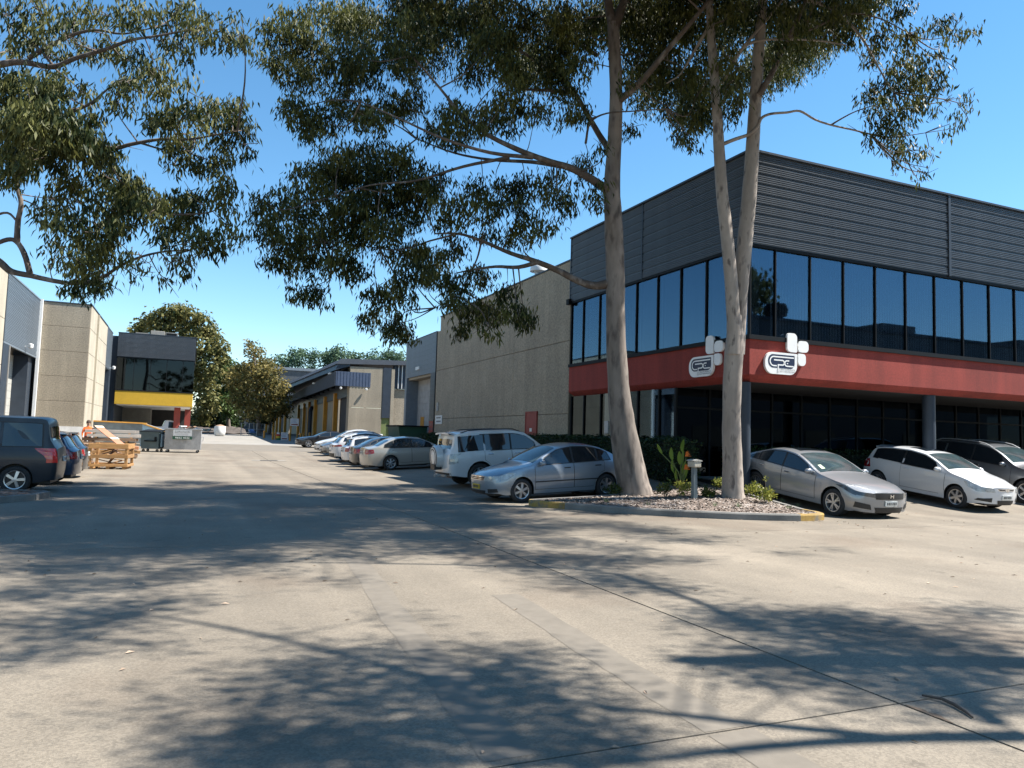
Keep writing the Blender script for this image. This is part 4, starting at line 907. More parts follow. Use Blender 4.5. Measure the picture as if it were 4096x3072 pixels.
park('suv_car', SUV, 24.3, 16.2, 270, 'metallic grey SUV with roof rails beside the white two door hatchback', greyp)
park('van_car', dict(VAN, tl_mat=M('lamp_red_bright', (.50,.012,.012), .15, var=.2, scale=8, coat=1)), -4.9, 21.55, 180, 'dark blue van with red tail lights at the left garden bed', navyp)
park('hatchback_car', HATCH, -4.64, 24.4, 180, 'blue hatchback parked between the dark blue van and a black hatchback', bluep)
park('hatchback_car', HATCH, -4.76, 27.2, 180, 'black hatchback almost hidden between blue hatchback and timber pallets', blackp)
park('utility_car', dict(VAN, dlo=(1.35, 2.2), cuts=[], top=[(0,.86),(.08,.95),(.6,1.05),(1.05,1.18),(1.75,1.69),(2.1,1.76),(2.5,1.74),(2.62,1.2),(4.41,1.14)], rs=(2.5, 2.6)), -1.4, 72.9, 5, 'white utility with open tray under the yellow office', whitep)
# badges and extras
b = MB()
for y, z, w_, h_ in [(-.055, .585, .022, .085), (.033, .585, .022, .085), (-.033, .62, .066, .018)]: b.box((cc.front(0, .62, .016)[0], y, z), (cc.front(0, .62, .03)[0], y+w_, z+h_))
b.build('badge', chrome, cv)
b = MB(); x_ = hc.front(0, .65, .03)[0]
for k in range(16):
    a, a2 = 2*math.pi*k/16, 2*math.pi*(k+1)/16
    b.add([(x_, .075*math.cos(a), .645+.05*math.sin(a)), (x_, .075*math.cos(a2), .645+.05*math.sin(a2)), (x_, .055*math.cos(a2), .645+.034*math.sin(a2)), (x_, .055*math.cos(a), .645+.034*math.sin(a))], [(0,1,2,3)])
b.box((x_-.004, -.008, .605), (x_+.001, .008, .685)); b.build('badge', chrome, htc)
# sticker on the windscreen of the silver car
b = MB(); b.add([cc.topp(s, f, .012) for s, f in ((1.56, -.74), (1.56, -.60), (1.72, -.62), (1.72, -.75))], [(0,1,2,3)]); b.build('permit_sticker', M('sticker', (.5,.6,.4), .6), cv)
# spare wheel cover, tow bar on the white four wheel drive
x_ = pc.rear(0, .95, 0)[0]
MB().lathe([(.01, x_-.24), (.30, x_-.235), (.36, x_-.20), (.375, x_-.1), (.37, x_+.02)], 28, 'x', (0, -.05, 1.02)).build('spare_wheel_cover', whitep, pj, smooth=40)
b = MB(); b.lathe([(.23, x_-.242), (.34, x_-.225), (.345, x_-.215)], 28, 'x', (0, -.05, 1.02)); b.build('cover_band', black, pj)
MB().box((x_-.26, -.24, .62), (x_-.02, .14, .80)).build('plate_holder', black, pj)
b = MB(); b.box((x_-.20, -.03, .40), (x_+.2, .03, .46)); b.lathe([(.001, .56), (.025, .54), (.03, .52), (.015, .49), (.015, .46)], 10, 'z', (x_-.17, 0, 0)); b.box((x_-.02, -.5, .40), (x_+.05, .5, .46)); b.build('tow_bar', steel, pj)
# ------------------------------------------------------------------ garden bed between the car rows
isl = [(7.72,16.62),(8.25,15.75),(8.8,15.05),(9.44,14.42),(10.3,13.75),(11.1,13.25),(11.86,12.9),(12.5,12.72),(13.0,12.72),(13.35,12.88),(13.55,13.2),(13.62,13.7),(13.66,14.6),(13.66,15.7),(13.3,16.6),(12.4,17.0),(11.3,16.98),(10.2,16.9),(9.2,16.85),(8.3,16.95),(7.85,16.9)]
def zi(x, y): return zg(x, y)+.15
def inset(poly, d):
    out = []; n_ = len(poly)
    for i, p in enumerate(poly):
        a, c = poly[i-1], poly[(i+1) % n_]; dx, dy = c[0]-a[0], c[1]-a[1]; l = math.hypot(dx, dy); out.append((p[0]-dy/l*d, p[1]+dx/l*d))
    return out
ins = inset(isl, .15)
kb = empty('garden_kerb', (10.7, 14.5, zg(10.7, 14.5)), 'low concrete kerb round the garden bed with worn yellow ends', 'kerb')
n_ = len(isl)
def kseg(i, j, nm, mt):
    P = []
    for k in range(i, j+1):
        (x, y), (u, v) = isl[k % n_], ins[k % n_]; z = zg(x, y)
        mxp = (x*.88+u*.12, y*.88+v*.12)
        P.append([(x, y, z-.05), (x, y, z+.12), (mxp[0], mxp[1], z+.15), (u, v, z+.152), (u, v, z+.02)])
    MB().grid(P).build(nm, mt, kb, True, smooth=30)
kseg(1, 7, 'kerb_length', kerbm); kseg(7, 11, 'yellow_end', kerby); kseg(11, 20, 'kerb_length', kerbm); kseg(20, 22, 'yellow_end', kerby)
b = MB(); cpt = (11.2, 14.9)
rings = [[(cpt[0]+(x-cpt[0])*f, cpt[1]+(y-cpt[1])*f) for x, y in ins+ins[:1]] for f in (1, .85, .6, .3, .02)]
b.grid([[(x, y, (zi(x, y)-.03) + (.10*(1-f)**.8)) for x, y in r] for f, r in zip((1, .85, .6, .3, .02), rings)])
tag(b.build('mulch_bed', M('mulch', (.17,.13,.105), .95, var=.35, scale=9, fine=50, fvar=.3, bump=.8, bscale=60), smooth=60), kind='structure')
def inside(x, y, poly):
    r = False; j = len(poly)-1
    for i in range(len(poly)):
        if (poly[i][1] > y) != (poly[j][1] > y) and x < (poly[j][0]-poly[i][0])*(y-poly[i][1])/(poly[j][1]-poly[i][1])+poly[i][0]: r = not r
        j = i
    return r
def zm(x, y):
    """top of the mulch"""
    f = 0
    for q in (.02, .3, .6, .85, 1):
        if inside(x, y, [(cpt[0]+(a-cpt[0])*q, cpt[1]+(c-cpt[1])*q) for a, c in ins]): f = q; break
    else: f = 1
    return zi(x, y)-.03+.10*(1-f)**.8
b = MB(); k = 0
while k < 5200:
    x, y = rnd.uniform(7.8, 13.6), rnd.uniform(12.8, 17)
    if not inside(x, y, ins): continue
    k += 1; a = rnd.uniform(0, 6.3); l = rnd.uniform(.02, .055); w_ = rnd.uniform(.008, .02); z = zm(x, y)+rnd.uniform(.01, .03); t = rnd.uniform(-.02, .02)
    c, s = math.cos(a), math.sin(a)
    b.add([(x+c*l+s*w_, y+s*l-c*w_, z+t), (x+c*l-s*w_, y+s*l+c*w_, z+t), (x-c*l-s*w_, y-s*l+c*w_, z-t), (x-c*l+s*w_, y-s*l-c*w_, z-t)], [(0,1,2,3)])
chip = leafmat('bark_chips', (.12,.09,.072), (.38,.33,.29), 0, .9)
tag(b.build('bark_chips', chip, fix=False), 'pale bark chips covering the garden bed', 'bark chips', kind='stuff')
# ------------------------------------------------------------------ leaves
def leaf_mesh(name, P, mat, length=(.12,.2), width=.03, droop=1.0, spread=.42, up=False):
    """one kite per leaf at points P (N x 3)"""
    N = len(P); P = np.asarray(P, float)
    v = np.stack([NR.normal(0, spread, N), NR.normal(0, spread, N), -droop*np.ones(N) if not up else np.abs(NR.normal(.6, .4, N))], 1); v /= np.linalg.norm(v, axis=1)[:, None]
    q = NR.normal(0, 1, (N, 3)); wv = np.cross(v, q); wv /= np.linalg.norm(wv, axis=1)[:, None]
    l = NR.uniform(length[0], length[1], N)[:, None]; wd = (width*NR.uniform(.7, 1.3, N))[:, None]/2
    bend = np.cross(v, wv)*l*NR.uniform(-.15, .15, N)[:, None]
    V = np.stack([P, P+v*l*.4+wv*wd+bend, P+v*l, P+v*l*.4-wv*wd+bend], 1).reshape(-1, 3)
    me = bpy.data.meshes.new(name); me.vertices.add(4*N); me.vertices.foreach_set('co', V.ravel())
    me.loops.add(4*N); me.loops.foreach_set('vertex_index', np.arange(4*N, dtype=np.int32))
    me.polygons.add(N); me.polygons.foreach_set('loop_start', np.arange(0, 4*N, 4, dtype=np.int32))
    me.materials.append(mat); me.update(calc_edges=True); me.validate(); return me
def clump_pts(c, rad, n, per=15, sp=.11):
    """twigs spread through an ellipsoid; rad = three axes vectors as rows"""
    m_ = max(1, n//per); d = NR.normal(0, 1, (m_, 3)); d /= np.linalg.norm(d, axis=1)[:, None]; d *= NR.uniform(.05, 1, m_)[:, None]**.5
    t = np.asarray(c)+d@np.asarray(rad)
    L = np.repeat(t, per, 0); L += NR.normal(0, sp, L.shape)*np.array([1, 1, .8]); return L
CR, CU, CF = RR[:, 0], RR[:, 1], -RR[:, 2]      # picture right, up, forward as world directions
def view_clumps(lst, fx, fy, d, dens, ddepth=1.6, per=16, sp=.105):
    out = []; cen = []
    for x, y, rx, ry in lst:
        X, Y_ = fx(x), fy(y); k = (fx(1)-fx(0)); dd = d+NR.uniform(-ddepth, ddepth); m_ = dd/1194.6*.7366  # metres per 2212-px
        m_ = dd*4096/2212/FF; a, b_ = rx*k*m_, ry*k*m_
        c = np.array(at(X, Y_, dd)); n_ = int(dens*math.pi*a*b_)
        out.append(clump_pts(c, [CR*a, CU*b_, CF*(a+b_)*.45], n_, per, sp)); cen.append(c)
    return out, cen
gum_leaf = leafmat('gum_leaves', (.010,.022,.006), (.120,.125,.032), .30, .55)
gum_leaf2 = leafmat('gum_leaves_light', (.012,.027,.008), (.135,.138,.040), .30, .55)
def bpath(pts, d, n=4, wob=.0):
    """picture polyline to a smooth 3-D path; points (x, y[, depth offset])"""
    P = [np.array(at(p[0], p[1], d+(p[2] if len(p) > 2 else 0))) for p in pts]; return smooth_path(P, n)
def smooth_path(P, n=4):
    P = [np.array(p, float) for p in P]; Q = [P[0]*2-P[1]]+P+[P[-1]*2-P[-2]]; out = []
    for i in range(1, len(Q)-2):
        for k in range(n):
            t = k/n; a, b_, c, e = Q[i-1], Q[i], Q[i+1], Q[i+2]
            out.append(.5*((2*b_)+(-a+c)*t+(2*a-5*b_+4*c-e)*t*t+(-a+3*b_-3*c+e)*t**3))
    out.append(P[-1]); return out
def limb(root, path, r0, r1, mat, nm='limb', n=8, pw=1.0):
    N = len(path); rad = [r0+(r1-r0)*(i/(N-1))**pw for i in range(N)]
    b = MB().tube(path, rad, n, jit=.04); return b.build(nm, mat, root, True, smooth=60)
def twigs(root, nodes, cens, mat, nm='branchlets'):
    """thin wood from the nearest limb node to each leaf clump"""
    b = MB(); nodes = np.array(nodes)
    for c in cens:
        d2 = ((nodes-c)**2).sum(1); i = int(np.argmin(d2)); p = nodes[i]; L = math.sqrt(d2[i])
        if L < .15 or L > 2.2: continue
        mid = (p+c)/2+NR.normal(0, .12*L, 3)+np.array([0, 0, -.04*L])
        r = .008+.009*min(L, 3)
        b.tube(smooth_path([p, mid, c], 4), [r*(1-.75*k/8) for k in range(9)], 5, cap=False)
        for k in range(3):
            e = c+NR.normal(0, .22, 3); b.tube([mid*.4+c*.6, (c+e)/2+NR.normal(0, .08, 3), e], [.010, .008, .004], 4, cap=False)
    o = b.build(nm, mat, root, True); o['kind'] = 'stuff'; return o
def ground_at(px, py):
    s = 4096/2212; r = RR@_cam(px*s, py*s); t = -EYE/r[2]; return OO+t*r
SH = np.array([SUN[0]/SUN[2], SUN[1]/SUN[2], 1.0])
# ---------------- tree 1: thick trunk
D1 = 19.55
b1 = at(1368, 1054, D1); t1 = empty('gum_tree', (b1.x, b1.y, b1.z-.05), 'big thick trunked gum tree with wide drooping crown at the silver blue sedan', 'tree')
tr = bpath([(1376,1085),(1369,1052),(1358,998),(1345,918),(1336,832),(1330,720),(1329,600),(1326,500),(1322,400),(1328,300),(1331,200),(1327,100),(1324,50)], D1, 4)
wpx = np.interp(range(len(tr)), [0, 2, 4, 8, 12, 16, 20, 28, 34, 40, 48], [44, 38, 35, 32, 27.5, 23, 20.5, 20, 16, 14, 12])
k1 = D1*4096/2212/FF
b = MB().tube(tr, [w_*k1 for w_ in wpx], 18, jit=.03); b.build('trunk', bark, t1, True, smooth=60)
limbs1 = [([(1318,612),(1285,617),(1250,607),(1200,582),(1150,562),(1100,546),(1040,520),(990,505),(940,505)], .13, .02), ([(1165,565),(1120,577),(1070,576),(1020,583),(985,590)], .07, .015),
  ([(1318,415),(1290,395,-.3),(1240,366,-.5),(1190,350,-.7),(1130,328,-.9),(1060,295,-1),(1000,250,-1.2),(950,190,-1.2),(890,120,-1.2)], .13, .02), ([(1230,362,-.4),(1150,350),(1060,345,.4),(980,330,.6),(900,300,.8)], .07, .015), ([(1150,340,-.8),(1060,330,-1.4),(960,300,-1.8),(860,255,-2),(780,220,-2)], .06, .012),
  ([(1322,330),(1300,300,.4),(1270,250,.6),(1230,185,.8),(1170,140,.9),(1100,95,1),(1010,40,1)], .10, .03), ([(1230,200,.8),(1180,195,.6),(1120,190,.4),(1060,160)], .06, .015), ([(1330,225),(1390,170,-.5),(1440,110,-.8),(1500,40,-1),(1550,-20,-1)], .10, .04),
  ([(1325,60),(1316,20),(1305,-60),(1290,-160),(1270,-280)], .15, .04), ([(1326,60),(1345,10),(1365,-60),(1400,-170),(1420,-290)], .15, .04), ([(1265,310,.3),(1275,265),(1310,245,-.5),(1370,240,-.9),(1440,235,-1)], .035, .012),
  ([(1040,520),(1030,560),(1005,610),(985,640),(940,665)], .03, .01), ([(990,505),(930,520),(860,540),(780,530),(700,520)], .03, .01), ([(1100,340,-.8),(1000,360,-1),(900,390,-1),(800,400,-1),(700,430,-.8)], .05, .012), ([(1290,120,.7),(1200,60,1.2),(1120,10,1.4),(1020,-40,1.5)], .06, .02)]
nodes1 = list(tr[20:])
for pts, r0, r1 in limbs1:
    p = bpath(pts, D1, 4); nodes1 += p; limb(t1, p, r0, r1, barkd, pw=.8)
A1 = [(300,130,130,120),(480,80,150,90),(650,120,130,110),(850,60,150,80),(250,260,100,90),(420,230,140,110),(620,260,130,100),(780,230,110,110),(880,150,120,120),(1000,60,130,70),(1150,130,120,120),(1250,220,120,120),(1180,330,90,90),(1350,330,90,90),(1330,200,90,90),(1560,300,130,160),(1600,100,100,100),(1450,110,90,100),
 (350,350,110,90),(520,360,130,100),(680,330,110,90),(860,320,90,80),(330,520,90,90),(450,560,120,90),(580,500,110,90),(760,490,110,100),(880,480,90,80),(700,560,110,80),(420,640,80,60),(1060,540,80,90),(1150,580,100,90),(1250,570,80,90),(1300,480,80,90),(1000,620,90,60),(1100,660,80,40),
 (560,750,140,100),(700,750,140,110),(830,760,120,90),(420,830,120,90),(560,860,150,110),(720,880,150,110),(880,850,120,100),(300,950,110,90),(440,980,150,110),(600,1000,150,110),(760,980,140,100),(900,950,120,110),(990,860,80,80),(180,960,70,60),(200,1070,90,90),(330,1120,120,100),(480,1130,140,100),(640,1100,120,90),(250,1210,100,80),(400,1240,100,90),(540,1240,110,90),(620,1290,60,60),(360,1380,70,60),(450,1400,60,60),(60,1120,40,50),(760,1080,90,60),(850,1060,90,50),
 (820,1180,120,60),(950,1200,110,60),(1100,1180,70,50),(880,1290,110,80),(1000,1270,80,70),(720,1400,90,70),(830,1390,90,80),(700,1500,70,60),(790,1540,80,70),(850,1570,60,60),(1090,1330,110,70),(1200,1300,80,60),(1080,1430,80,60),(1180,1470,90,70),(1280,1480,100,70),(1380,1480,80,60),(1420,1520,60,50),(1250,1560,50,40),(1120,1580,50,50),(960,1330,50,50),(1340,1380,70,50)]
A1b = [(1080,980,110,110),(1180,900,90,90),(1300,900,110,90),(1420,900,100,90),(1550,880,110,100),(1610,960,70,90),(1250,990,110,80),(1400,1000,110,80),(1500,1080,90,60),(1380,1110,90,70),(1050,1080,80,70),(1240,1120,60,60)]
B1 = [(330,280,110,100),(430,330,120,120),(300,420,70,90),(380,500,90,90),(450,600,90,80),(350,650,60,60),(400,160,90,90),(240,620,40,60),(200,600,60,70),(120,420,90,90),(100,560,90,110),(60,700,80,50),(520,120,80,80),(780,330,120,130),(870,280,120,120),(940,380,120,100),(1020,430,110,110),(850,450,100,80),(960,600,90,80),(1050,640,100,90),(1000,740,70,50),(730,720,60,50),(760,130,90,100),(900,150,90,80),(1020,200,100,90),(700,440,60,60),(1100,500,80,100),(1100,620,70,60),(1060,790,40,50),(560,800,50,40),(480,900,70,50),(530,1050,50,70),(540,1140,50,60),(450,960,60,60)]
f7x, f7y = (lambda x: 486+x*.4557), (lambda y: y*.4557)
f8x, f8y = (lambda x: 1080+x*.3908), (lambda y: y*.3908)
L1, c1 = view_clumps(A1, f7x, f7y, D1, 680); La, ca_ = view_clumps(A1b, f7x, f7y, D1, 480); Lb, cb_ = view_clumps(B1, f8x, f8y, D1-.2, 540, 1.2)
cens1 = c1+ca_+cb_
# the upper crown above the picture, which throws the shade across the drive
U1 = []
for px, py, r in [(x+rnd.uniform(-30, 30), y+rnd.uniform(-9, 9), rnd.uniform(.6, 1.1)) for y in (1050, 1064, 1080, 1096, 1114, 1134, 1156) for x in range(-60, 1080, 46) if not (y > 1120 and x > 700 and rnd.random() < .5)]+[(430, 1185, .5), (520, 1210, .45), (330, 1180, .7), (120, 1190, .6)]:
    g = ground_at(px, py); z = rnd.uniform(12.8, 16.5)
    U1.append((g+SH*z, r))
for c, r in U1: L1.append(clump_pts(c, np.eye(3)*np.array([r, r, r*.8]), int(620*r*r*3.1), 9, .2))
cens1 += [c for c, r in U1]
twigs(t1, nodes1, cens1, barkd)
o = link('crown', leaf_mesh('crown', np.concatenate(L1+La+Lb)-np.array(t1.location), gum_leaf, (.13, .24), .042), t1); o['kind'] = 'stuff'
# ---------------- tree 2: forked pale trunk
D2 = 18.9; k2 = D2*4096/2212/FF
b2 = at(1583, 1074, D2); t2 = empty('gum_tree', (b2.x, b2.y, b2.z-.04), 'slender pale gum tree with forked trunk beside the letterbox', 'tree')
tr = bpath([(1583,1092),(1583,1060),(1582,1000),(1580,900),(1583,800),(1588,720),(1590,680)], D2, 4)
wpx = np.interp(range(len(tr)), [0, 3, 6, 12, 18, 24], [29, 24.5, 22, 19.5, 20, 11])
MB().tube(tr, [w_*k2 for w_ in wpx], 16, jit=.03).build('trunk', bark2, t2, True, smooth=60)
fl = bpath([(1584,765),(1585,705),(1582,650),(1578,590),(1569,500),(1560,420),(1554,330),(1548,230),(1540,130),(1533,30),(1530,-60),(1520,-180)], D2-.1, 4)
fr_ = bpath([(1590,765),(1593,705),(1597,640),(1604,570),(1613,480),(1620,400),(1627,300),(1633,200),(1640,100),(1648,0),(1655,-100),(1668,-220)], D2+.15, 4)
n_ = len(fl); MB().tube(fl, np.interp(range(n_), [0, n_*.4, n_*.7, n_-1], [15*k2, 13*k2, 10*k2, 5*k2]).tolist(), 12, jit=.03).build('fork', bark2, t2, True, smooth=60)
MB().tube(fr_, np.interp(range(n_), [0, n_*.4, n_*.7, n_-1], [18*k2, 16*k2, 12*k2, 6*k2]).tolist(), 12, jit=.03).build('fork', bark2, t2, True, smooth=60)
nodes2 = fl[16:]+fr_[16:]
for pts, r0, r1 in [([(1560,312),(1590,300),(1618,290),(1637,272),(1645,255),(1665,246),(1700,243),(1728,240),(1760,258),(1795,270),(1840,280),(1880,290)], .05, .02), ([(1795,270),(1820,255),(1850,240),(1895,225)], .025, .01), ([(1640,205),(1672,150),(1690,105),(1715,60),(1740,0),(1760,-50)], .085, .05),
   ([(1560,180),(1590,120),(1630,90),(1700,85),(1770,88),(1830,98)], .05, .015), ([(1700,85),(1760,60),(1830,30),(1900,40),(1960,70)], .04, .012), ([(1560,180),(1600,110),(1650,50),(1690,0)], .05, .03), ([(1740,0),(1800,20),(1860,80),(1900,150),(1930,200)], .05, .012), ([(1530,60),(1500,110),(1470,160),(1440,180)], .05, .015)]:
    p = bpath(pts, D2, 4); nodes2 += p; limb(t2, p, r0, r1, bark2 if r0 == .05 else barkd, pw=.8)
A2 = [(150,60,120,60),(330,60,120,60),(420,120,70,60),(520,60,90,60),(330,200,90,60),(250,280,50,40),(580,80,80,80),(560,200,80,60),(680,130,110,90),(800,180,90,80),(880,60,90,60),(930,200,80,80),(750,260,80,50),(740,320,40,40),(1100,120,80,70),(1220,170,50,70),(1110,230,50,40),(1135,300,20,20),
 (900,350,90,80),(1000,350,90,70),(820,430,90,80),(950,450,130,110),(1060,420,70,80),(760,480,80,60),(850,540,120,60),(1000,550,80,60),(740,600,50,50),(830,650,90,60),(890,650,70,60),(870,740,80,50),(760,700,60,40),(920,780,60,40),(1000,760,50,40),(1190,500,30,30),(1230,470,30,25),(1240,540,25,20),(1170,610,40,40),(1140,660,35,35),(990,870,20,40),(1040,885,20,25),(890,860,15,25),(80,340,60,60),(40,420,80,70),(40,520,70,60)]
B2 = [(1260,120,100,90),(1330,50,80,60),(1250,300,80,70),(1280,450,90,80),(1300,560,60,60),(1260,640,50,50),(1180,380,60,60)]
f9x, f9y = (lambda x: 1566+x*.4232), (lambda y: y*.4232)
L2, c2_ = view_clumps(A2, f9x, f9y, D2, 440, 1.0); Lb, cb_ = view_clumps(B2, f8x, f8y, D2, 420, .8)
for k in range(26):
    c = np.array(at(rnd.uniform(1450, 2000), rnd.uniform(-330, -60), D2+rnd.uniform(-2, 1.5))); L2.append(clump_pts(c, np.eye(3)*.75, 280, 9, .18)); c2_.append(c)
twigs(t2, nodes2, c2_+cb_, barkd)
o = link('crown', leaf_mesh('crown', np.concatenate(L2+Lb)-np.array(t2.location), gum_leaf2, (.13, .24), .042), t2); o['kind'] = 'stuff'
# ---------------- tree 3: trunk just outside the left of the picture
D3 = 15.2; b3 = (-5.6, 17.6, zg(-5.6, 17.6))
t3 = empty('gum_tree', b3, 'overhanging gum tree with long curved lower limb above the dark blue van', 'tree')
f6x, f6y = (lambda x: x*.4069), (lambda y: y*.4069)
g6 = lambda pts: [(f6x(p[0]), f6y(p[1]))+tuple(p[2:]) for p in pts]
tz = [Vector((-5.6, 17.6, 0)), Vector((-5.55, 17.55, 2.5)), Vector((-5.7, 17.4, 5)), Vector((-5.8, 17.3, 7.5)), Vector((-5.6, 17.2, 10)), Vector((-5.8, 17, 13)), Vector((-5.7, 17, 16))]
tr = smooth_path([np.array(p) for p in tz], 4); MB().tube(tr, np.interp(range(len(tr)), [0, 2, 10, 24], [.5, .36, .27, .1]).tolist(), 14, jit=.03).build('trunk', bark, t3, True, smooth=60)
nodes3 = list(tr[12:])
for pts, r0, r1, st in [([(-90,1330),(0,1392),(60,1440),(160,1463),(280,1490),(400,1505),(530,1480),(640,1410),(760,1360),(880,1335),(1010,1328)], .10, .012, tr[9]), ([(160,1455),(130,1350),(90,1285),(40,1272),(-60,1310)], .06, .04, None), ([(90,1285),(95,1180),(112,1080),(90,980),(110,880),(150,800)], .06, .03, None), ([(-150,380),(0,342),(120,330),(280,355),(400,310),(560,262),(700,212),(840,190),(1000,160)], .10, .015, tr[15]),
   ([(150,310),(350,200),(500,160),(650,180),(800,150)], .05, .012, None), ([(300,640),(370,600),(480,550),(540,500),(620,430)], .05, .015, None), ([(-100,700),(150,740),(400,800),(600,790),(700,765),(850,740),(1000,740),(1150,715),(1260,690)], .09, .01, tr[13]), ([(750,760),(850,790),(950,800),(1060,830)], .025, .008, None), ([(280,345),(200,250),(260,330)], .03, .01, None), ([(500,1210),(600,1150),(750,1120),(900,1140),(1100,1130),(1180,1090)], .035, .01, None), ([(-50,1150),(40,1130),(95,1180)], .03, .02, None)]:
    p = bpath(g6(pts), D3, 4)
    if st is not None: p = smooth_path([st, (np.array(st)+p[0])/2+np.array([0, 0, .2]), p[0]], 4)[:-1]+p
    nodes3 += p; limb(t3, p, r0, r1, barkd, pw=.8)
A3 = [(50,60,60,90),(200,40,120,60),(400,100,120,80),(340,170,70,60),(560,60,150,70),(760,60,150,90),(950,70,130,100),(1080,140,110,100),(1200,150,110,110),(1300,200,50,80),(900,230,80,90),(980,260,70,60),(160,180,120,90),(80,260,90,60),(250,260,120,70),(430,260,90,60),(600,250,120,70),(720,330,120,80),(830,400,110,90),(700,470,120,90),(880,480,80,80),(1000,430,50,40),(600,540,80,60),(440,500,90,60),(330,430,80,60)]
A3d = [(100,480,150,120),(250,500,120,120),(80,620,130,120),(230,640,150,120),(380,680,110,100),(130,760,150,110),(300,780,140,110),(450,760,110,90),(560,790,80,70),(100,870,110,70),(80,930,60,50),(490,620,50,50)]
A3c = [(800,640,80,60),(900,650,80,100),(1000,600,110,80),(1120,590,110,80),(1240,590,110,80),(1300,680,60,80),(1000,740,80,50),(1180,720,90,60),(950,800,80,60),(1040,870,90,60),(1180,860,80,80),(1310,800,30,70),(940,880,30,40),(1200,970,60,60),
 (560,900,110,100),(640,980,130,110),(560,1070,110,90),(720,1020,110,90),(350,950,90,80),(300,1060,60,60),(380,1040,60,80),(700,1110,110,90),(820,1090,90,80),(880,1060,80,60),(960,1040,80,60),(1080,1050,80,70),(1180,1050,80,70),(240,1120,70,60),(400,1180,80,70),(280,1200,70,70),(300,1330,60,60),(540,1220,110,90),(650,1190,100,80),(880,1180,90,90),(880,1280,50,60),(1010,1140,90,70),(1040,1260,80,80),(1130,1280,90,80),(1190,1190,50,60),(470,1300,80,90),(560,1340,90,80),(410,1400,80,70),(500,1420,90,60),(400,1510,60,70),(480,1520,60,60),(540,1480,60,60),(1000,1420,50,40),(950,1360,60,50),(715,1480,25,25),(825,1445,20,20),(890,1490,20,25),(750,1400,40,30),(670,1350,40,40)]
La, ca1 = view_clumps(A3, f6x, f6y, D3, 560, 1.3); Lb, cb1 = view_clumps(A3d, f6x, f6y, D3-1.0, 1350, 1.0); Lc, cc1 = view_clumps(A3c, f6x, f6y, D3, 780, 1.2)
Ld = [clump_pts(np.array([-6+rnd.uniform(-4.5, 2), 16.5+rnd.uniform(-3.5, 3), rnd.uniform(11.5, 16)]), np.eye(3)*.9, 330, 9, .2) for k in range(26)]
twigs(t3, nodes3, ca1+cb1+cc1, barkd)
o = link('crown', leaf_mesh('crown', np.concatenate(La+Lb+Lc+Ld)-np.array(t3.location), gum_leaf2, (.13, .23), .041), t3); o['kind'] = 'stuff'
# ---------------- tree 4: to the right of the viewer, known by its shade on the paving
t4 = empty('gum_tree', (13.0, 1.2, 0), 'gum tree to the right of the drive whose crown shades the foreground paving', 'tree')
tr = smooth_path([np.array(p) for p in [(13,1.2,-.1),(12.9,1.25,2.5),(12.6,1.4,5),(12.3,1.7,7.2),(12.0,1.9,9.5),(11.7,2,12)]], 4); MB().tube(tr, np.interp(range(len(tr)), [0, 2, 20], [.42, .3, .12]).tolist(), 14).build('trunk', bark, t4, True, smooth=60)
nodes4 = list(tr[8:])
def shade_path(pts): return smooth_path([ground_at(x, y)+SH*z for x, y, z in pts], 4)
for pts, r0, r1 in [([(2230,1590,7.8),(1900,1596,8.2),(1600,1618,8.6),(1300,1655,9)], .09, .035), ([(1900,1590,8.2),(1600,1560,8.8),(1350,1530,9.2),(1150,1500,9.4),(950,1470,9.8)], .06, .02), ([(2150,1560,8),(2000,1450,9),(1850,1400,9.6),(1650,1360,10)], .07, .02), ([(950,1470,9.8),(600,1380,10.4),(300,1330,11),(100,1380,11)], .05, .015), ([(1650,1360,10),(1450,1280,10.6),(1250,1230,11),(700,1215,11.6),(500,1215,11.8),(330,1250,12)], .05, .015)]:
    p = shade_path(pts); nodes4 += p; limb(t4, p, r0, r1, barkd)
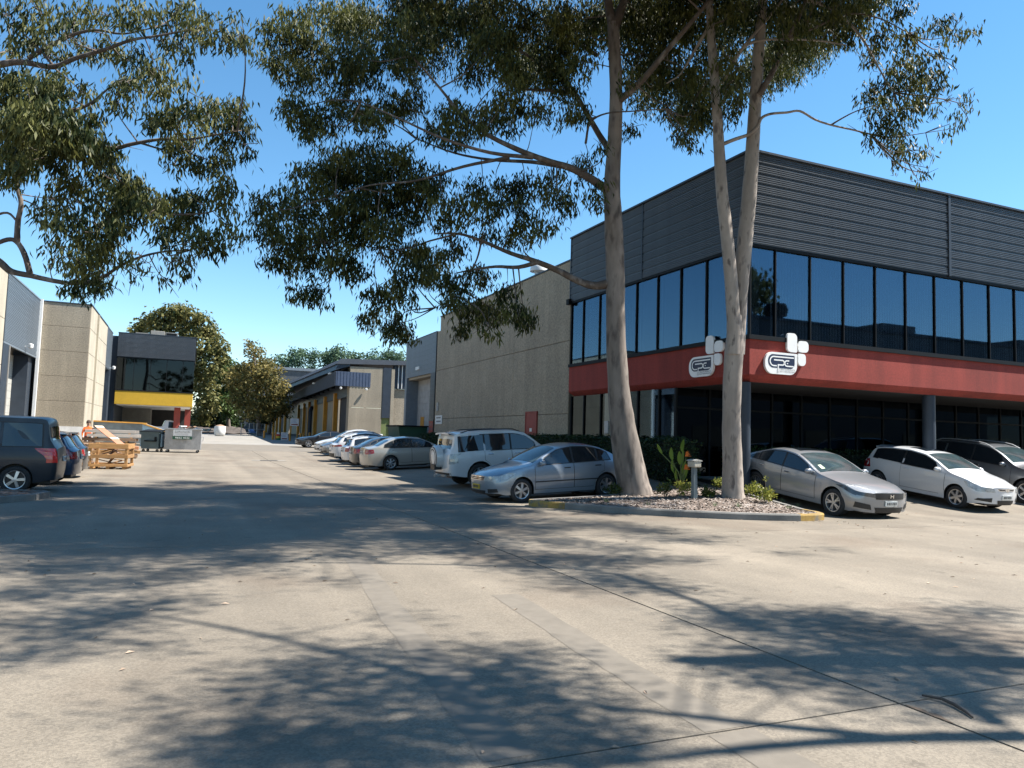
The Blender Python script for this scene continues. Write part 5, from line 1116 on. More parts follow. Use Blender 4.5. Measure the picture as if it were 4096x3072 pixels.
F4 = [(300,1530,.2),(420,1600,.25),(560,1600,.33),(660,1610,.36),(800,1570,.45),(900,1500,.45),(700,1445,.42),(820,1410,.33),(1000,1450,.48),(1000,1545,.45),(1150,1500,.4),(1210,1580,.42),(650,1500,.35),(1100,1420,.33),(850,1630,.42),(470,1645,.25),(1300,1610,.35),(600,1650,.35),(950,1600,.35),(560,1480,.28),
 (1620,1330,.42),(1740,1340,.5),(1860,1350,.5),(1960,1385,.5),(1690,1410,.45),(1830,1440,.5),(1990,1460,.45),(2090,1400,.5),(2150,1470,.42),(1560,1350,.33),(1640,1470,.25),(1900,1500,.35),(2080,1330,.35),(1780,1390,.4),(1580,1420,.25),(2050,1520,.3),
 (40,1395,.3),(140,1345,.36),(230,1332,.33),(320,1300,.3),(90,1290,.22),(20,1425,.2),(250,1405,.2),(330,1390,.16),(20,1340,.25),
 (250,1262,.2),(330,1250,.28),(410,1235,.28),(490,1218,.28),(580,1235,.22),(700,1255,.2),(760,1200,.36),(350,1200,.4),(850,1330,.15),(620,1370,.15),(100,1235,.3),(200,1212,.3),
 (1250,1260,.36),(1330,1250,.36),(1410,1275,.3),(1180,1230,.36),(1100,1215,.36),(1000,1190,.4),(1480,1170,.28),(1380,1160,.32),(1300,1180,.33),(1530,1160,.22),(1200,1170,.36),(1080,1160,.38),(900,1190,.33),(1430,1210,.25),(1700,1195,.18),(1780,1185,.14),(900,1120,.5),(1000,1130,.5),(1100,1120,.5),(950,1160,.45),(1050,1185,.42),(1150,1140,.45),(1230,1125,.42),(1320,1135,.4),(1400,1145,.35),(1150,1200,.4),(1260,1210,.38),(1350,1205,.33),(870,1150,.45),(60,1180,.5),(160,1192,.5),(260,1180,.5),(360,1168,.5),(460,1175,.45),(560,1165,.45),(660,1175,.4),(760,1165,.45),(60,1220,.4),(150,1258,.35),(50,1280,.35),(250,1225,.3),(520,1195,.3)]
L4 = []; c4 = []
for px, py, r in F4+[(x+rnd.uniform(-70, 70), y+rnd.uniform(-16, 16), r*.75) for x, y, r in F4 if r > .24]:
    g = ground_at(px, py); dist = math.hypot(g[0], g[1]); z = 8.2+rnd.uniform(-.6, 1.6)+max(0, dist-5)*.45
    c = g+SH*z; c4.append(c); a = r*(.8+.07*dist)
    L4.append(clump_pts(c, [np.array([a*1.25, 0, 0]), np.array([0, a*1.1, 0]), np.array([0, 0, a*.9])], int(500*a*a*3.14), 9, .18))
twigs(t4, nodes4, c4, barkd)
o = link('crown', leaf_mesh('crown', np.concatenate(L4)-np.array(t4.location), gum_leaf, (.12, .2), .034), t4); o['kind'] = 'stuff'
# ------------------------------------------------------------------ background trees
def bg_tree(name, label, d, trunk, cl, mat, dens, lsz, wd, tm=bark, group=None, tr0=.3, sp=.3):
    g = at(trunk[0][0], trunk[0][1], d); r = empty(name, (g.x, g.y, g.z), label, 'tree', group)
    p = bpath(trunk, d, 4); limb(r, p, tr0, tr0*.35, tm, 'trunk')
    L_, c_ = view_clumps(cl, lambda x: x, lambda y: y, d, dens, 2.0, 7, sp)
    twigs(r, p[len(p)//2:], c_[::2], tm)
    o = link('crown', leaf_mesh('crown', np.concatenate(L_)-np.array(r.location), mat, lsz, wd, .5, .8), r); o['kind'] = 'stuff'
olive = leafmat('olive_leaves', (.060,.075,.022), (.20,.18,.062), .3, .6); golden = leafmat('golden_leaves', (.075,.075,.022), (.24,.19,.06), .3, .6)
bluegreen = leafmat('blue_green_leaves', (.05,.095,.06), (.13,.20,.115), .3, .6); midgreen = leafmat('mid_green_leaves', (.04,.075,.02), (.11,.16,.045), .3, .6); darkgreen = leafmat('dark_green_leaves', (.012,.026,.008), (.035,.060,.018), .15, .5)
R_ = lambda x0, x1, y0, y1, n, r0, r1: [(rnd.uniform(x0, x1), rnd.uniform(y0, y1), rnd.uniform(r0, r1), rnd.uniform(r0, r1)*.8) for k in range(n)]
bg_tree('gum_tree', 'tall rounded olive gum tree rising behind the yellow office', 100, [(395,950),(392,850),(398,760),(385,700)], [(310,705,26,18),(335,690,28,20),(365,675,30,18),(395,672,28,18),(425,690,30,20),(450,720,30,22),(470,750,24,24),(440,760,30,24),(380,700,40,18),(300,715,16,12),(345,715,30,14),(455,790,28,26),(440,830,30,28),(450,870,26,26),(425,800,20,30),(475,775,18,18),(430,900,26,20),(300,730,20,14),(410,725,30,16)], olive, 70, (.4, .7), .30)
bg_tree('gum_tree', 'golden green gum tree standing before the dark boundary fence', 92, [(560,948),(556,870),(552,800),(548,760)], [(545,743,14,10),(550,760,22,12),(558,782,32,16),(528,798,30,18),(582,802,34,18),(550,825,46,22),(515,832,32,22),(595,832,32,22),(614,850,20,16),(560,855,46,22),(525,870,36,22),(585,872,36,20),(500,812,16,16),(612,880,18,16),(560,890,40,16)], golden, 95, (.3, .55), .2)
bg_tree('gum_tree', 'mid green bushy tree between the olive and golden gums', 105, [(495,940),(492,880),(490,830)], R_(470,515,785,900,16,16,26), midgreen, 100, (.35, .6), .22)
bg_tree('gum_tree', 'low dark tree filling the gap below the olive gum', 108, [(460,950),(465,900)], R_(430,520,860,920,12,16,24), darkgreen, 70, (.35, .6), .22)
bg_tree('gum_tree', 'dark shrubby tree below the golden gum', 104, [(580,950),(585,900)], R_(545,615,870,925,12,14,22), darkgreen, 70, (.35, .6), .22)
for k, (x, t, w_, lab) in enumerate([(610,765,22,'lone blue green pine beside the golden gum'), (655,752,30,'spreading blue green pine with open branches behind the docks'), (700,752,30,'dense blue green pine behind the first canopy light'), (740,748,26,'tall blue green pine above the canopy warehouse roof'), (785,755,24,'broad blue green pine above the warehouse roof ridge'), (822,758,20,'small blue green pine near the cladding strip roof'), (856,762,18,'last blue green pine beside the grey roller door bay')]):
    bg_tree('pine_tree', lab, 175, [(x+4,935),(x+3,860),(x,790)], [(x+rnd.uniform(-w_,w_), t+rnd.uniform(2,70)*(.4+.6*rnd.random()), rnd.uniform(8,14), rnd.uniform(6,10)) for q in range(20)], bluegreen, 20, (.5, .9), .35, barkd, 'pines on the skyline', .35, .5)
bg_tree('gum_tree', 'bright green tree top showing over the canopy roof', 150, [(690,930),(690,840)], R_(665,715,825,850,7,8,12), midgreen, 50, (.4, .7), .3)
# tree behind the opposite building, mirrored in the glass
mt_ = empty('gum_tree', (46, -26, 0), 'round tree behind the building across the street', 'tree'); MB().tube([(0,0,0),(0,0,8),(.4,0,12)], [.4,.3,.15], 8).build('trunk', bark, mt_)
o = link('crown', leaf_mesh('crown', np.concatenate([clump_pts(np.array([rnd.uniform(-4, 4), rnd.uniform(-3, 3), rnd.uniform(10, 19)]), np.eye(3)*1.9, 260, 7, .4) for k in range(22)]), olive, (.5, .8), .3), mt_); o['kind'] = 'stuff'
# ------------------------------------------------------------------ hedges and shrubs
hedge_leaf = leafmat('hedge_leaves', (.010,.024,.007), (.030,.055,.016), .12, .5)
def hedge(name, label, x0, x1, y0, y1, z1, n, cat='hedge'):
    r = empty(name, ((x0+x1)/2, (y0+y1)/2, zg((x0+x1)/2, (y0+y1)/2)), label, cat)
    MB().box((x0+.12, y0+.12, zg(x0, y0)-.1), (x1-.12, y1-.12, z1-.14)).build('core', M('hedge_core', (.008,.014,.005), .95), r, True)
    P = []
    while len(P) < n:
        p = np.array([rnd.uniform(x0, x1), rnd.uniform(y0, y1), rnd.uniform(.3, z1)])
        e = min(p[0]-x0, x1-p[0], p[1]-y0, y1-p[1], z1-p[2])
        if e < .16: P.append(p+np.array([0, 0, .05*math.sin(p[1]*3.1)+.04*math.sin(p[1]*7.7+p[0]*5)]))
    o = link('foliage', leaf_mesh('foliage', np.array(P)-np.array(r.location), hedge_leaf, (.06, .11), .05, .2, 1.0), r); o['kind'] = 'stuff'
hedge('clipped_hedge', 'long dark clipped hedge along the beige warehouse wall', 12.75, 13.65, 17.7, 43.0, 1.78, 52000)
hedge('low_hedge', 'low dark hedge in the shade under the office overhang', 15.6, 31, 18.6, 19.25, 1.55, 16000)
shrub_leaf = leafmat('shrub_leaves', (.10,.13,.02), (.34,.33,.07), .35, .45); shrub_dark = leafmat('shrub_leaves_dark', (.03,.05,.012), (.09,.12,.03), .3, .5); tuft_leaf = leafmat('tuft_blades', (.10,.13,.07), (.22,.27,.15), .3, .6)
fix_, fiy_ = (lambda x: 1188+x*.2686), (lambda y: 918+y*.2686)
def bed_at(px, py):
    s = 4096/2212; r = _n(RR@_cam(px*s, py*s)); t = 12.0
    while t < 30:
        p = OO+r*t
        if p[2] <= (zm(p[0], p[1]) if inside(p[0], p[1], isl) else zg(p[0], p[1])): break
        t += .03
    return p
labs = {0:'leafy garden shrub in the shade beside the silver blue sedan door', 1:'low garden shrub in front of the silver blue sedan rear wheel', 2:'small garden shrub at the foot of the thick gum trunk', 3:'dark green shrub left of the bird of paradise', 4:'bright yellow green shrub at the foot of the letterbox post', 5:'dark low shrub between the letterbox and the forked gum', 6:'pale yellow green shrub behind the forked gum trunk', 7:'sunlit yellow green shrub right of the forked gum trunk', 8:'sunlit yellow green shrub with one tall shoot above the bark chips'}
for k, (x, y, h, w_, mt) in enumerate([(185,560,.38,.22,1),(360,545,.42,.26,1),(510,565,.30,.22,1),(930,590,.40,.22,1),(1080,580,.36,.28,0),(1265,585,.24,.22,1),(1360,520,.30,.18,0),(1620,575,.34,.26,0),(1735,630,.34,.24,0)]):
    p = bed_at(fix_(x), fiy_(y)); r = empty('garden_shrub', p.tolist(), labs[k], 'shrub', 'shrubs in the garden bed')
    b = MB()
    for q in range(6):
        a = rnd.uniform(0, 6.3); e = np.array([math.cos(a)*w_*.6, math.sin(a)*w_*.6, h*rnd.uniform(.6, .9)]); b.tube([(0,0,-.03), e*.5+np.array([0,0,.03]), e], [.008,.006,.003], 5)
    b.build('stems', barkd, r)
    L_ = [clump_pts(np.array([rnd.uniform(-w_, w_)*.7, rnd.uniform(-w_, w_)*.7, h*rnd.uniform(.3, .9)]), np.eye(3)*.09, 24, 6, .04) for q in range(12)]
    if k == 8: L_.append(clump_pts(np.array([-.02, 0, .55]), np.eye(3)*.05, 12, 4, .03)); MB().tube([(0,0,.2),(-.02,0,.55)], .006, 5).build('shoot', barkd, r)
    o = link('foliage', leaf_mesh('foliage', np.concatenate(L_), shrub_dark if mt else shrub_leaf, (.05, .09), .04, .3, .9, up=True), r); o['kind'] = 'stuff'
for k, (x, y, lab) in enumerate([(455,625,'small pale grass tuft in sunlit bark chips below the thick gum'),(790,650,'pale grass tuft near the kerb before the bird of paradise'),(1330,660,'sparse grass tuft in bark chips by the letterbox shadow'),(1870,625,'grey green grass tuft beside the kerb at the silver grey sedan'),(1990,660,'larger grass tuft near the yellow kerb end'),(1925,680,'flat grass tuft in bark chips near the yellow kerb end'),(1520,665,'thin grass tuft in front of the forked gum')]):
    p = bed_at(fix_(x), fiy_(y)); r = MB()
    for q in range(34):
        a = rnd.uniform(0, 6.3); l = rnd.uniform(.06, .16); c, s = math.cos(a), math.sin(a); o_ = rnd.uniform(0, .05)
        r.add([(c*o_-s*.006, s*o_+c*.006, 0), (c*o_+s*.006, s*o_-c*.006, 0), (c*(o_+l*.5), s*(o_+l*.5), l)], [(0,1,2)])
    o = r.build('grass_tuft', tuft_leaf, fix=False); o.location = p.tolist(); tag(o, lab, 'grass', 'grass tufts in the garden bed')
# bird of paradise
p = bed_at(1470, 1056); bp = empty('bird_of_paradise', p.tolist(), 'bird of paradise plant with broad green leaves and two orange flowers', 'plant')
blade = leafmat('paddle_leaf', (.10,.17,.02), (.20,.28,.05), .4, .35); stalk = M('stalk_green', (.09,.13,.035), .6); flower = M('flower_orange', (.75,.17,.015), .5)
s_ = 19.2*4096/2212/FF
for k, (bx, by, tx, ty, w_) in enumerate([(.0,0,1050,90,22),(-.05,.04,985,165,20),(.04,-.03,1030,195,18),(.06,.03,1080,190,20),(-.02,0,1070,270,18),(-.08,.03,985,270,16),(.08,.0,1095,300,16),(-.1,0,1005,345,16),(.05,.05,1100,350,14),(-.03,-.08,900,140,12)]):
    tip = np.array([(fix_(tx)-1470)*s_*1.5, rnd.uniform(-.12, .12), (1056-fiy_(ty))*s_]); L_ = .37 if k < 6 else .32
    d = _n(tip-np.array([bx, by, 0])); base = tip-d*L_
    MB().tube(smooth_path([(bx, by, -.05), (bx*.9+base[0]*.2, by, base[2]*.5), base], 3), [.014]*3+[.012]*3+[.008], 6).build('stalk', stalk, bp)
    side = _n(np.array([1, .35*rnd.uniform(-1, 1), -d[0]])); nrm_ = np.cross(d, side); hw = w_*s_*.29
    prof = [(0, .15), (.15, .7), (.35, 1), (.6, .95), (.82, .6), (1, .03)]
    G_ = [[base+d*L_*t+side*hw*w2*f+nrm_*(abs(f)*hw*w2*.35-.10*t*t*L_) for f in (-1, -.5, 0, .5, 1)] for t, w2 in prof]
    MB().grid(G_).build('leaf', blade, bp, smooth=60)
for tx, ty in ((1075,235),(1065,345)):
    e = np.array([(fix_(tx)-1470)*s_, -.12, (1056-fiy_(ty))*s_]); b = MB(); MB().tube([(.02,-.02,0), e*.6, e], [.009,.008,.007], 6).build('flower_stem', stalk, bp)
    for a in (.15, .5, .9, 1.3): b.add([e+np.array([-.02,0,-.01]), e+np.array([.13*math.cos(a), -.02, .13*math.sin(a)+.02]), e+np.array([.05*math.cos(a)-.01, .02, .05*math.sin(a)+.045])], [(0,1,2)])
    b.tube([e+np.array([-.03,0,0]), e+np.array([.16,-.01,-.005])], [.014,.004], 6); b.build('flower', flower, bp)
b = MB()
for q in range(30):
    a = rnd.uniform(0, 6.3); l = rnd.uniform(.12, .3); c, s = math.cos(a), math.sin(a)
    b.add([(c*.1-s*.02, s*.1+c*.02, -.02), (c*.1+s*.02, s*.1-c*.02, -.02), (c*.2, s*.2, l)], [(0,1,2)])
b.build('dry_base', M('dry_stalks', (.30,.17,.08), .9), bp, fix=False)
# letterbox on its post
p = bed_at(1500, 1078); lb_ = empty('letterbox', p.tolist(), 'old white letterbox on a grey green post in the garden bed', 'letterbox')
hgt = (1078-1012)*s_
MB().tube([(.0,0,-.1),(-.01,0,hgt*.5),(-.02,0,hgt)], [.085,.075,.07], 4).build('post', M('post_grey', (.13,.16,.165), .7), lb_)
bevel(MB().box((-.13,-.15,hgt), (.09,.13,hgt+.15)).build('box', M('old_white', (.40,.37,.30), .8, var=.2, scale=5), lb_), .02)
MB().ext([(-.145,-.165,hgt+.15), (.105,-.165,hgt+.15), (.105,-.165,hgt+.17), (-.02,-.165,hgt+.20), (-.145,-.165,hgt+.17)], (0,.31,0)).build('lid', M('lid_stained', (.36,.345,.31), .8, var=.4, scale=14, fvar=.3, stain=((.07,.07,.07), 9, .5, .62)), lb_)
MB().tube([(.02,-.06,-.1),(.025,-.1,.05)], .012, 5).build('peg', black, lb_)
# left garden bed under the overhanging gum
b = MB(); pts = [(-9,15.2),(-3.9,17.6),(-2.9,18.9),(-2.75,19.6),(-3.0,20.15),(-4,20.3),(-9,20.4)]
b.ext([(x, y, zg(x, y)-.02) for x, y in pts], (0, 0, .14)); tag(b.build('mulch_bed', MATS['mulch']), kind='structure')
b = MB()
for k in range(len(pts)-1):
    (x0, y0), (x1, y1) = pts[k], pts[k+1]; b.obox((x0, y0, .05), (x1, y1, .05), .14, .16)
tag(b.build('garden_kerb', kerbm), 'low concrete kerb of the left garden bed beside the dark van', 'kerb')
b = MB()
for k in range(900):
    x, y = rnd.uniform(-7, -2.8), rnd.uniform(16.5, 20.3)
    if not inside(x, y, pts): continue
    a = rnd.uniform(0, 6.3); l = rnd.uniform(.03, .08); w_ = .015; z = .13+rnd.uniform(0, .03); c, s = math.cos(a), math.sin(a)
    b.add([(x+c*l, y+s*l, z), (x-s*w_, y+c*w_, z+.01), (x-c*l, y-s*l, z), (x+s*w_, y-c*w_, z)], [(0,1,2,3)])
tag(b.build('fallen_leaves', M('brown_litter', (.20,.11,.07), .9), fix=False), 'brown fallen leaves on the left garden bed', 'leaf litter', kind='stuff')
# ------------------------------------------------------------------ yard clutter
def board(parent, a, b_, mt=timber, nm='board'): return bevel(MB().box(a, b_).build(nm, mt, parent), .006)
z0 = zg(-2.5, 33)
cr = empty('timber_crate', (-2.55, 33.0, z0), 'open pale timber crate full of offcuts standing on the paving', 'crate', rz=math.radians(-6))
W_, H_ = .62, .98
for x in (-W_, W_):
    for y in (-W_, W_): board(cr, (x-.05, y-.05, .12), (x+.05, y+.05, H_), nm='corner_post')
for z, h in ((.10, .10), (.42, .14), (.78, .19)):
    for y in (-W_, W_): board(cr, (-W_-.06, y-.072 if y < 0 else y+.05, z), (W_+.06, y-.05 if y < 0 else y+.072, z+h), nm='slat')
    for x in (-W_, W_): board(cr, (x-.072 if x < 0 else x+.05, -W_-.048, z), (x-.05 if x < 0 else x+.072, W_+.048, z+h), nm='slat')
for x in (-.55, 0, .55): board(cr, (x-.05, -W_-.05, 0), (x+.05, W_+.05, .09), nm='skid')
for k in range(7): board(cr, (-W_+k*.18, -W_, .09), (-W_+k*.18+.13, W_, .115), nm='base_board')
for k in range(9):
    a = rnd.uniform(0, 6.3); z = rnd.uniform(.2, .75); c, s = math.cos(a)*.5, math.sin(a)*.5
    MB().obox((-c, -s, z-.12), (c, s, z+rnd.uniform(0, .2)), .09, .03).build('offcut', timberd if k % 3 else timber, cr)
b = MB(); b.obox((-.62, .35, 1.62), (.45, -.25, .86), .42, .02); b.build('sheet', M('ply_pink', (.34,.15,.085), .7), cr)
b = MB(); b.obox((-.60, .345, 1.635), (-.5, .29, 1.565), .43, .012); b.obox((.02, -.002, 1.20), (.12, -.06, 1.13), .43, .012); b.build('tape', M('tape_cream', (.62,.52,.38), .6), cr)
# second crate and pallets behind
def pallet(loc, rz, label, mt=timberd, layers=1):
    r = empty('pallet', loc, label, 'pallet', 'pallets stacked by the crate', rz)
    for x in (-.5, 0, .5): board(r, (x-.05, -.58, 0), (x+.05, .58, .10), mt, 'bearer')
    for k in range(6): board(r, (-.58, -.58+k*.215, .10), (.58, -.58+k*.215+.13, .125), mt, 'slat')
    for k in range(3): board(r, (-.58, -.58+k*.52, -.022), (.58, -.58+k*.52+.12, 0), mt, 'slat')
pos_ = ['lowest', 'second', 'third', 'fourth', 'fifth', 'sixth']
for k in range(6): pallet((-4.0+rnd.uniform(-.05, .05), 35.2+rnd.uniform(-.05, .05), zg(-4, 35)+.024+k*.152), rnd.uniform(-.08, .08), 'old brown pallet, %s of the stack between black hatchback and crate' % pos_[k])
for k in range(7):
    zk = zg(-2.1, 44)+.024+k*.205; lab = ['lowest', 'second', 'third', 'fourth', 'fifth', 'sixth', 'topmost'][k]
    r = empty('timber_bundle', (-3.35+rnd.uniform(-.1, .1), 43.6, zk), 'bundle of sawn timber, %s of the stack behind the open crate' % lab, 'timber', 'timber bundles stacked in the yard', rnd.uniform(-.05, .05))
    mt = [timberd, timber, M('timber_red', (.36,.15,.07), .8, objrand=.2), timberd, timberd, M('timber_grey', (.33,.30,.27), .9, objrand=.1), MATS['timber_grey'] if 'timber_grey' in MATS else timberd][k]
    for q in range(4): board(r, (-1.25, -.5+q*.26, 0), (1.1+rnd.uniform(-.1, .15), -.5+q*.26+.24, .155), mt, 'plank')
    for x in (-.9, .7): board(r, (x, -.5, -.045), (x+.1, .5, -.002), timber, 'spacer')
# galvanised bin
def txt(b, s, u, v, w_, h_, d, mi=0): put_text(b, s, u, v, w_, h_, lambda a, c, e: (a, -e, c), d, mi)
gb = empty('waste_bin', (-.06, 50.6, zg(0, 50)), 'large galvanised waste bin with company sign on small castors', 'bin', rz=math.radians(-3))
b = MB(); b.ext([(-1.02,-.5,.22), (1.02,-.5,.22), (1.02,-.62,1.45), (-1.02,-.62,1.45)], (0, .02, 0)); b.ext([(-1.02,.5,.22), (1.02,.5,.22), (1.02,.62,1.45), (-1.02,.62,1.45)], (0, -.02, 0))
for x in (-1.02, 1.0): b.ext([(x,-.5,.22), (x,.5,.22), (x,.62,1.45), (x,-.62,1.45)], (.02, 0, 0))
b.box((-1.02,-.5,.2), (1.02,.5,.24)); b.build('body', steel, gb)
b = MB(); b.box((-1.05,-.67,1.42), (1.05,-.60,1.48)); b.box((-1.05,.60,1.42), (1.05,.67,1.48)); b.box((-1.06,-.6,1.42), (-1.0,.6,1.48)); b.box((1.0,-.6,1.42), (1.06,.6,1.48)); b.build('rim', steel, gb)
for x in (-.85, .85):
    for y in (-.4, .4):
        w_ = MB().lathe([(.02,-.03), (.09,-.03), (.09,.03), (.02,.03)], 14, 'y', (x, y, .09)).build('castor', black, gb); MB().box((x-.03, y-.04, .10), (x+.03, y+.04, .21)).build('fork', steel, w_)
for x in (-1.0, 1.0): MB().tube([(x, -.15, .75), (x*1.14, -.15, .75), (x*1.14, -.15, 1.0), (x, -.15, 1.0)], .025, 6).build('side_handle', steel, gb)
sg_ = MB(); sg_.ext([(-.55,-.66,1.02), (.50,-.66,1.02), (.50,-.685,1.40), (-.55,-.685,1.40)], (0, .04, 0)); sn = sg_.build('sign', M('sign_grey', (.50,.52,.53), .6), gb)
b = MB(); txt(b, 'J.J.Richards', -.46, 1.20, .86, .13, .695); b.build('lettering', greyink, sn)
b = MB(); b.ext([(-.57,-.655,.82), (.52,-.655,.82), (.52,-.668,1.0), (-.57,-.668,1.0)], (0, .04, 0)); s2 = b.build('sign', M('sign_green', (.015,.075,.045), .6), gb)
b = MB(); txt(b, '9832 4032', -.42, .855, .80, .11, .675); b.build('lettering', white, s2)
for k in range(5):
    b = MB(); b.obox((rnd.uniform(-.7, .5), rnd.uniform(-.3, .3), 1.35), (rnd.uniform(-.4, .8), rnd.uniform(-.3, .3), 1.62), .25, .05); b.build('rubbish', [white, timberd, darkin][k % 3], gb)
# teal bin
teal = M('teal_paint', (.07,.11,.125), .6, var=.15); tb = empty('waste_bin', (-1.75, 50.9, zg(-1.7, 51)), 'dark teal steel waste bin on castors beside the galvanised bin', 'bin', rz=math.radians(-18))
b = MB(); b.ext([(-.5,-.45,.2), (.5,-.45,.2), (.56,-.6,1.2), (-.56,-.6,1.2)], (0, .02, 0)); b.ext([(-.5,.45,.2), (.5,.45,.2), (.56,.6,1.2), (-.56,.6,1.2)], (0, -.02, 0)); b.ext([(-.5,-.45,.2), (-.5,.45,.2), (-.56,.6,1.2), (-.56,-.6,1.2)], (.02, 0, 0)); b.ext([(.5,-.45,.2), (.5,.45,.2), (.56,.6,1.2), (.56,-.6,1.2)], (-.02, 0, 0)); b.box((-.5,-.45,.18), (.5,.45,.22)); b.build('body', teal, tb)
MB().ext([(-.6,-.64,1.2), (.6,-.64,1.2), (.6,.64,1.32), (-.6,.64,1.32)], (0, 0, .03)).build('lid', trim, tb)
for x in (-.62, .58): MB().box((x,-.35,.3), (x+.05,.2,1.1)).build('lift_pocket', M('sky_blue_paint', (.30,.45,.55), .6), tb)
MB().box((-.3,-.60,.62), (.4,-.52,.68)).build('ridge', trim, tb); MB().box((.3,-.62,.62), (.4,-.52,.9)).build('ridge', trim, tb)
for x in (-.4, .4):
    for y in (-.35, .35): MB().lathe([(.02,-.03), (.085,-.03), (.085,.03), (.02,.03)], 12, 'y', (x, y, .085)).build('castor', black, tb)
b = MB(); b.box((-.7,-.75,.01), (2.6,-.70,.05)); 
# skip bins with yellow edge
sk = empty('skip_bin', (-3.6, 60.5, zg(-3.6, 60)), 'long grey blue skip with orange rim below the yellow office', 'skip', rz=math.radians(-8))
b = MB(); b.ext([(-2.3,-.9,.15), (1.2,-.9,.15), (2.6,-.9,.95), (2.5,-.9,1.05), (.9,-.9,1.55), (-2.3,-.9,1.62)], (0, 1.8, 0)); b.build('body', M('skip_grey', (.16,.19,.20), .6, var=.2), sk)
b = MB(); b.obox((-2.35,-.93,1.64), (.9,-.93,1.58), .1, .09); b.obox((.9,-.93,1.58), (2.6,-.93,1.02), .1, .09); b.obox((-2.35,.93,1.64), (.9,.93,1.58), .1, .09); b.build('rim', M('orange_paint', (.62,.30,.05), .6), sk)
MB().ext([(1.0,-.905,.2), (1.25,-.905,.2), (2.5,-.905,.93), (.95,-.905,1.5)], (0, -.01, 0)).build('pale_panel', M('sky_blue_paint', (.30,.45,.55), .6), sk)
# blue sheeted container behind
bc = empty('blue_container', (-1.2, 60, zg(-1, 60)), 'navy blue low container behind the waste bins', 'container'); bevel(MB().box((-.7,-.6,0), (1.1,.6,.95)).build('body', M('container_blue', (.015,.03,.10), .5), bc), .03); MB().box((-.75,-.65,.95), (1.15,.65,1.02)).build('lid', white, bc)
# bulk bag, rubble, pole, poles
bgz = zg(3.6, 91); bag = empty('bulk_bag', (3.6, 90.5, bgz), 'white bulk bag of rubble on the far bank', 'bag')
b = MB(); b.lathe([(.42,0), (.56,.1), (.62,.5), (.60,.95), (.56,1.1)], 12); b.build('bag', M('bag_white', (.62,.62,.60), .8), bag, smooth=50); b = MB(); b.lathe([(.55,1.08), (.35,1.2), (.05,1.28)], 10); b.build('fill', timberd, bag)
b = MB(); P = []
for i in range(12):
    row = []
    for j in range(20):
        x = -7+j*.75; y = 101+i*1.4; row.append((x, y, zg(x, min(y, 112))+.02+(.75*math.sin(i/11*math.pi)*(.6+.4*math.sin(j*.9+i)))+rnd.uniform(0, .15)))
    P.append(row)
b.grid(P); tag(b.build('earth_bank', M('earth', (.085,.07,.06), .95, var=.4, scale=1.5)), kind='structure')
for k, (x, y, c_, s__, lab) in enumerate([(.6, 98, (.55,.12,.2), .5, 'pink sheet lying on the far rubble bank'), (1.5, 97, (.5,.48,.45), .7, 'pale slab lying on the far rubble bank'), (7.8, 97.5, (.2,.35,.7), .6, 'crumpled blue tarpaulin on the far rubble bank'), (-.4, 96, (.3,.27,.25), .6, 'grey rubble heap on the far bank edge'), (2.5, 98, (.45,.33,.22), .5, 'brown timber scraps on the far rubble bank')]):
    b = MB()
    for q in range(5):
        a = rnd.uniform(0, 6.3); b.obox((rnd.uniform(-.4, .4), rnd.uniform(-.3, .3), .1), (rnd.uniform(-.7, .7), rnd.uniform(-.4, .4), s__*rnd.uniform(.4, .8)), .3, .12)
    o = b.build('debris', M('debris_%d' % k, c_, .8)); o.location = (x, y, zg(x, y)+.25); tag(o, lab, 'debris')
pl_ = at(548, 938, 104); lp = empty('light_pole', (pl_.x, pl_.y, zg(pl_.x, pl_.y)), 'pale slender light pole before the golden gum', 'pole')
MB().tube([(0,0,-.2),(0,0,3),(0,0,9)], [.13,.11,.08], 8).build('shaft', M('pole_grey', (.42,.42,.40), .7), lp); MB().box((-.12,-.5,8.95), (.12,.1,9.1)).build('lamp_head', steel, lp)
tp = at(405, 890, 96); st_ = empty('timber_stake', (tp.x, tp.y, zg(tp.x, tp.y)), 'pale stake standing beside the yellow office', 'stake'); MB().tube([(0,0,-.1),(.02,0,4.6)], .09, 6).build('shaft', beige2, st_); MB().lathe([(.09,4.6),(.02,4.7)], 6).build('tip', beige2, st_)
# mesh enclosure near the pole
en = empty('wire_enclosure', (7.6, 96, zg(7.6, 96)), 'small wire mesh enclosure beside the light pole', 'fence')
for x in (-1.4, -.5, .4, 1.3): MB().tube([(x,0,-.1),(x,0,1.5)], .04, 6).build('post', steel, en)
for z in (.2, .8, 1.45): MB().tube([(-1.4,0,z),(1.3,0,z)], .025, 5).build('rail', steel, en)
# loading dock details
dk = [(p.x, p.y) for p in (at(x, 951, d) for x, d in [(570,82),(589,78),(595,79),(626,76),(649,78),(655,79),(668,82),(677,83),(690,84),(700,80),(740,80),(752,79)])]
bol = MB().lathe([(.11,-.1), (.11,.72), (.09,.8), (.02,.83)], 12).mesh('bollard', yelp, smooth=50)
dl = ['yellow steel bollard standing alone between light pole and striped drum']+['yellow steel bollard of the close pair left of the striped drum']*2+['yellow steel bollard between white free standing sign and sign on posts']+['yellow steel bollard of the close pair right of the sign on posts']*2+['yellow steel bollard before the dock doors behind the black sedan']*4+['yellow steel bollard beside the dark opening of the canopy warehouse']*2
for (x, y), lab in zip(dk, dl): o = link('bollard', bol); o.location = (x, y, zg(x, y)); tag(o, lab, 'bollard', 'yellow bollards at the docks')
bn = at(601, 951, 78.0); x_, y_ = bn.x, bn.y; db = empty('striped_drum', (x_, y_, zg(x_, y_)), 'drum striped red, yellow and green beside the arrow sign', 'drum')
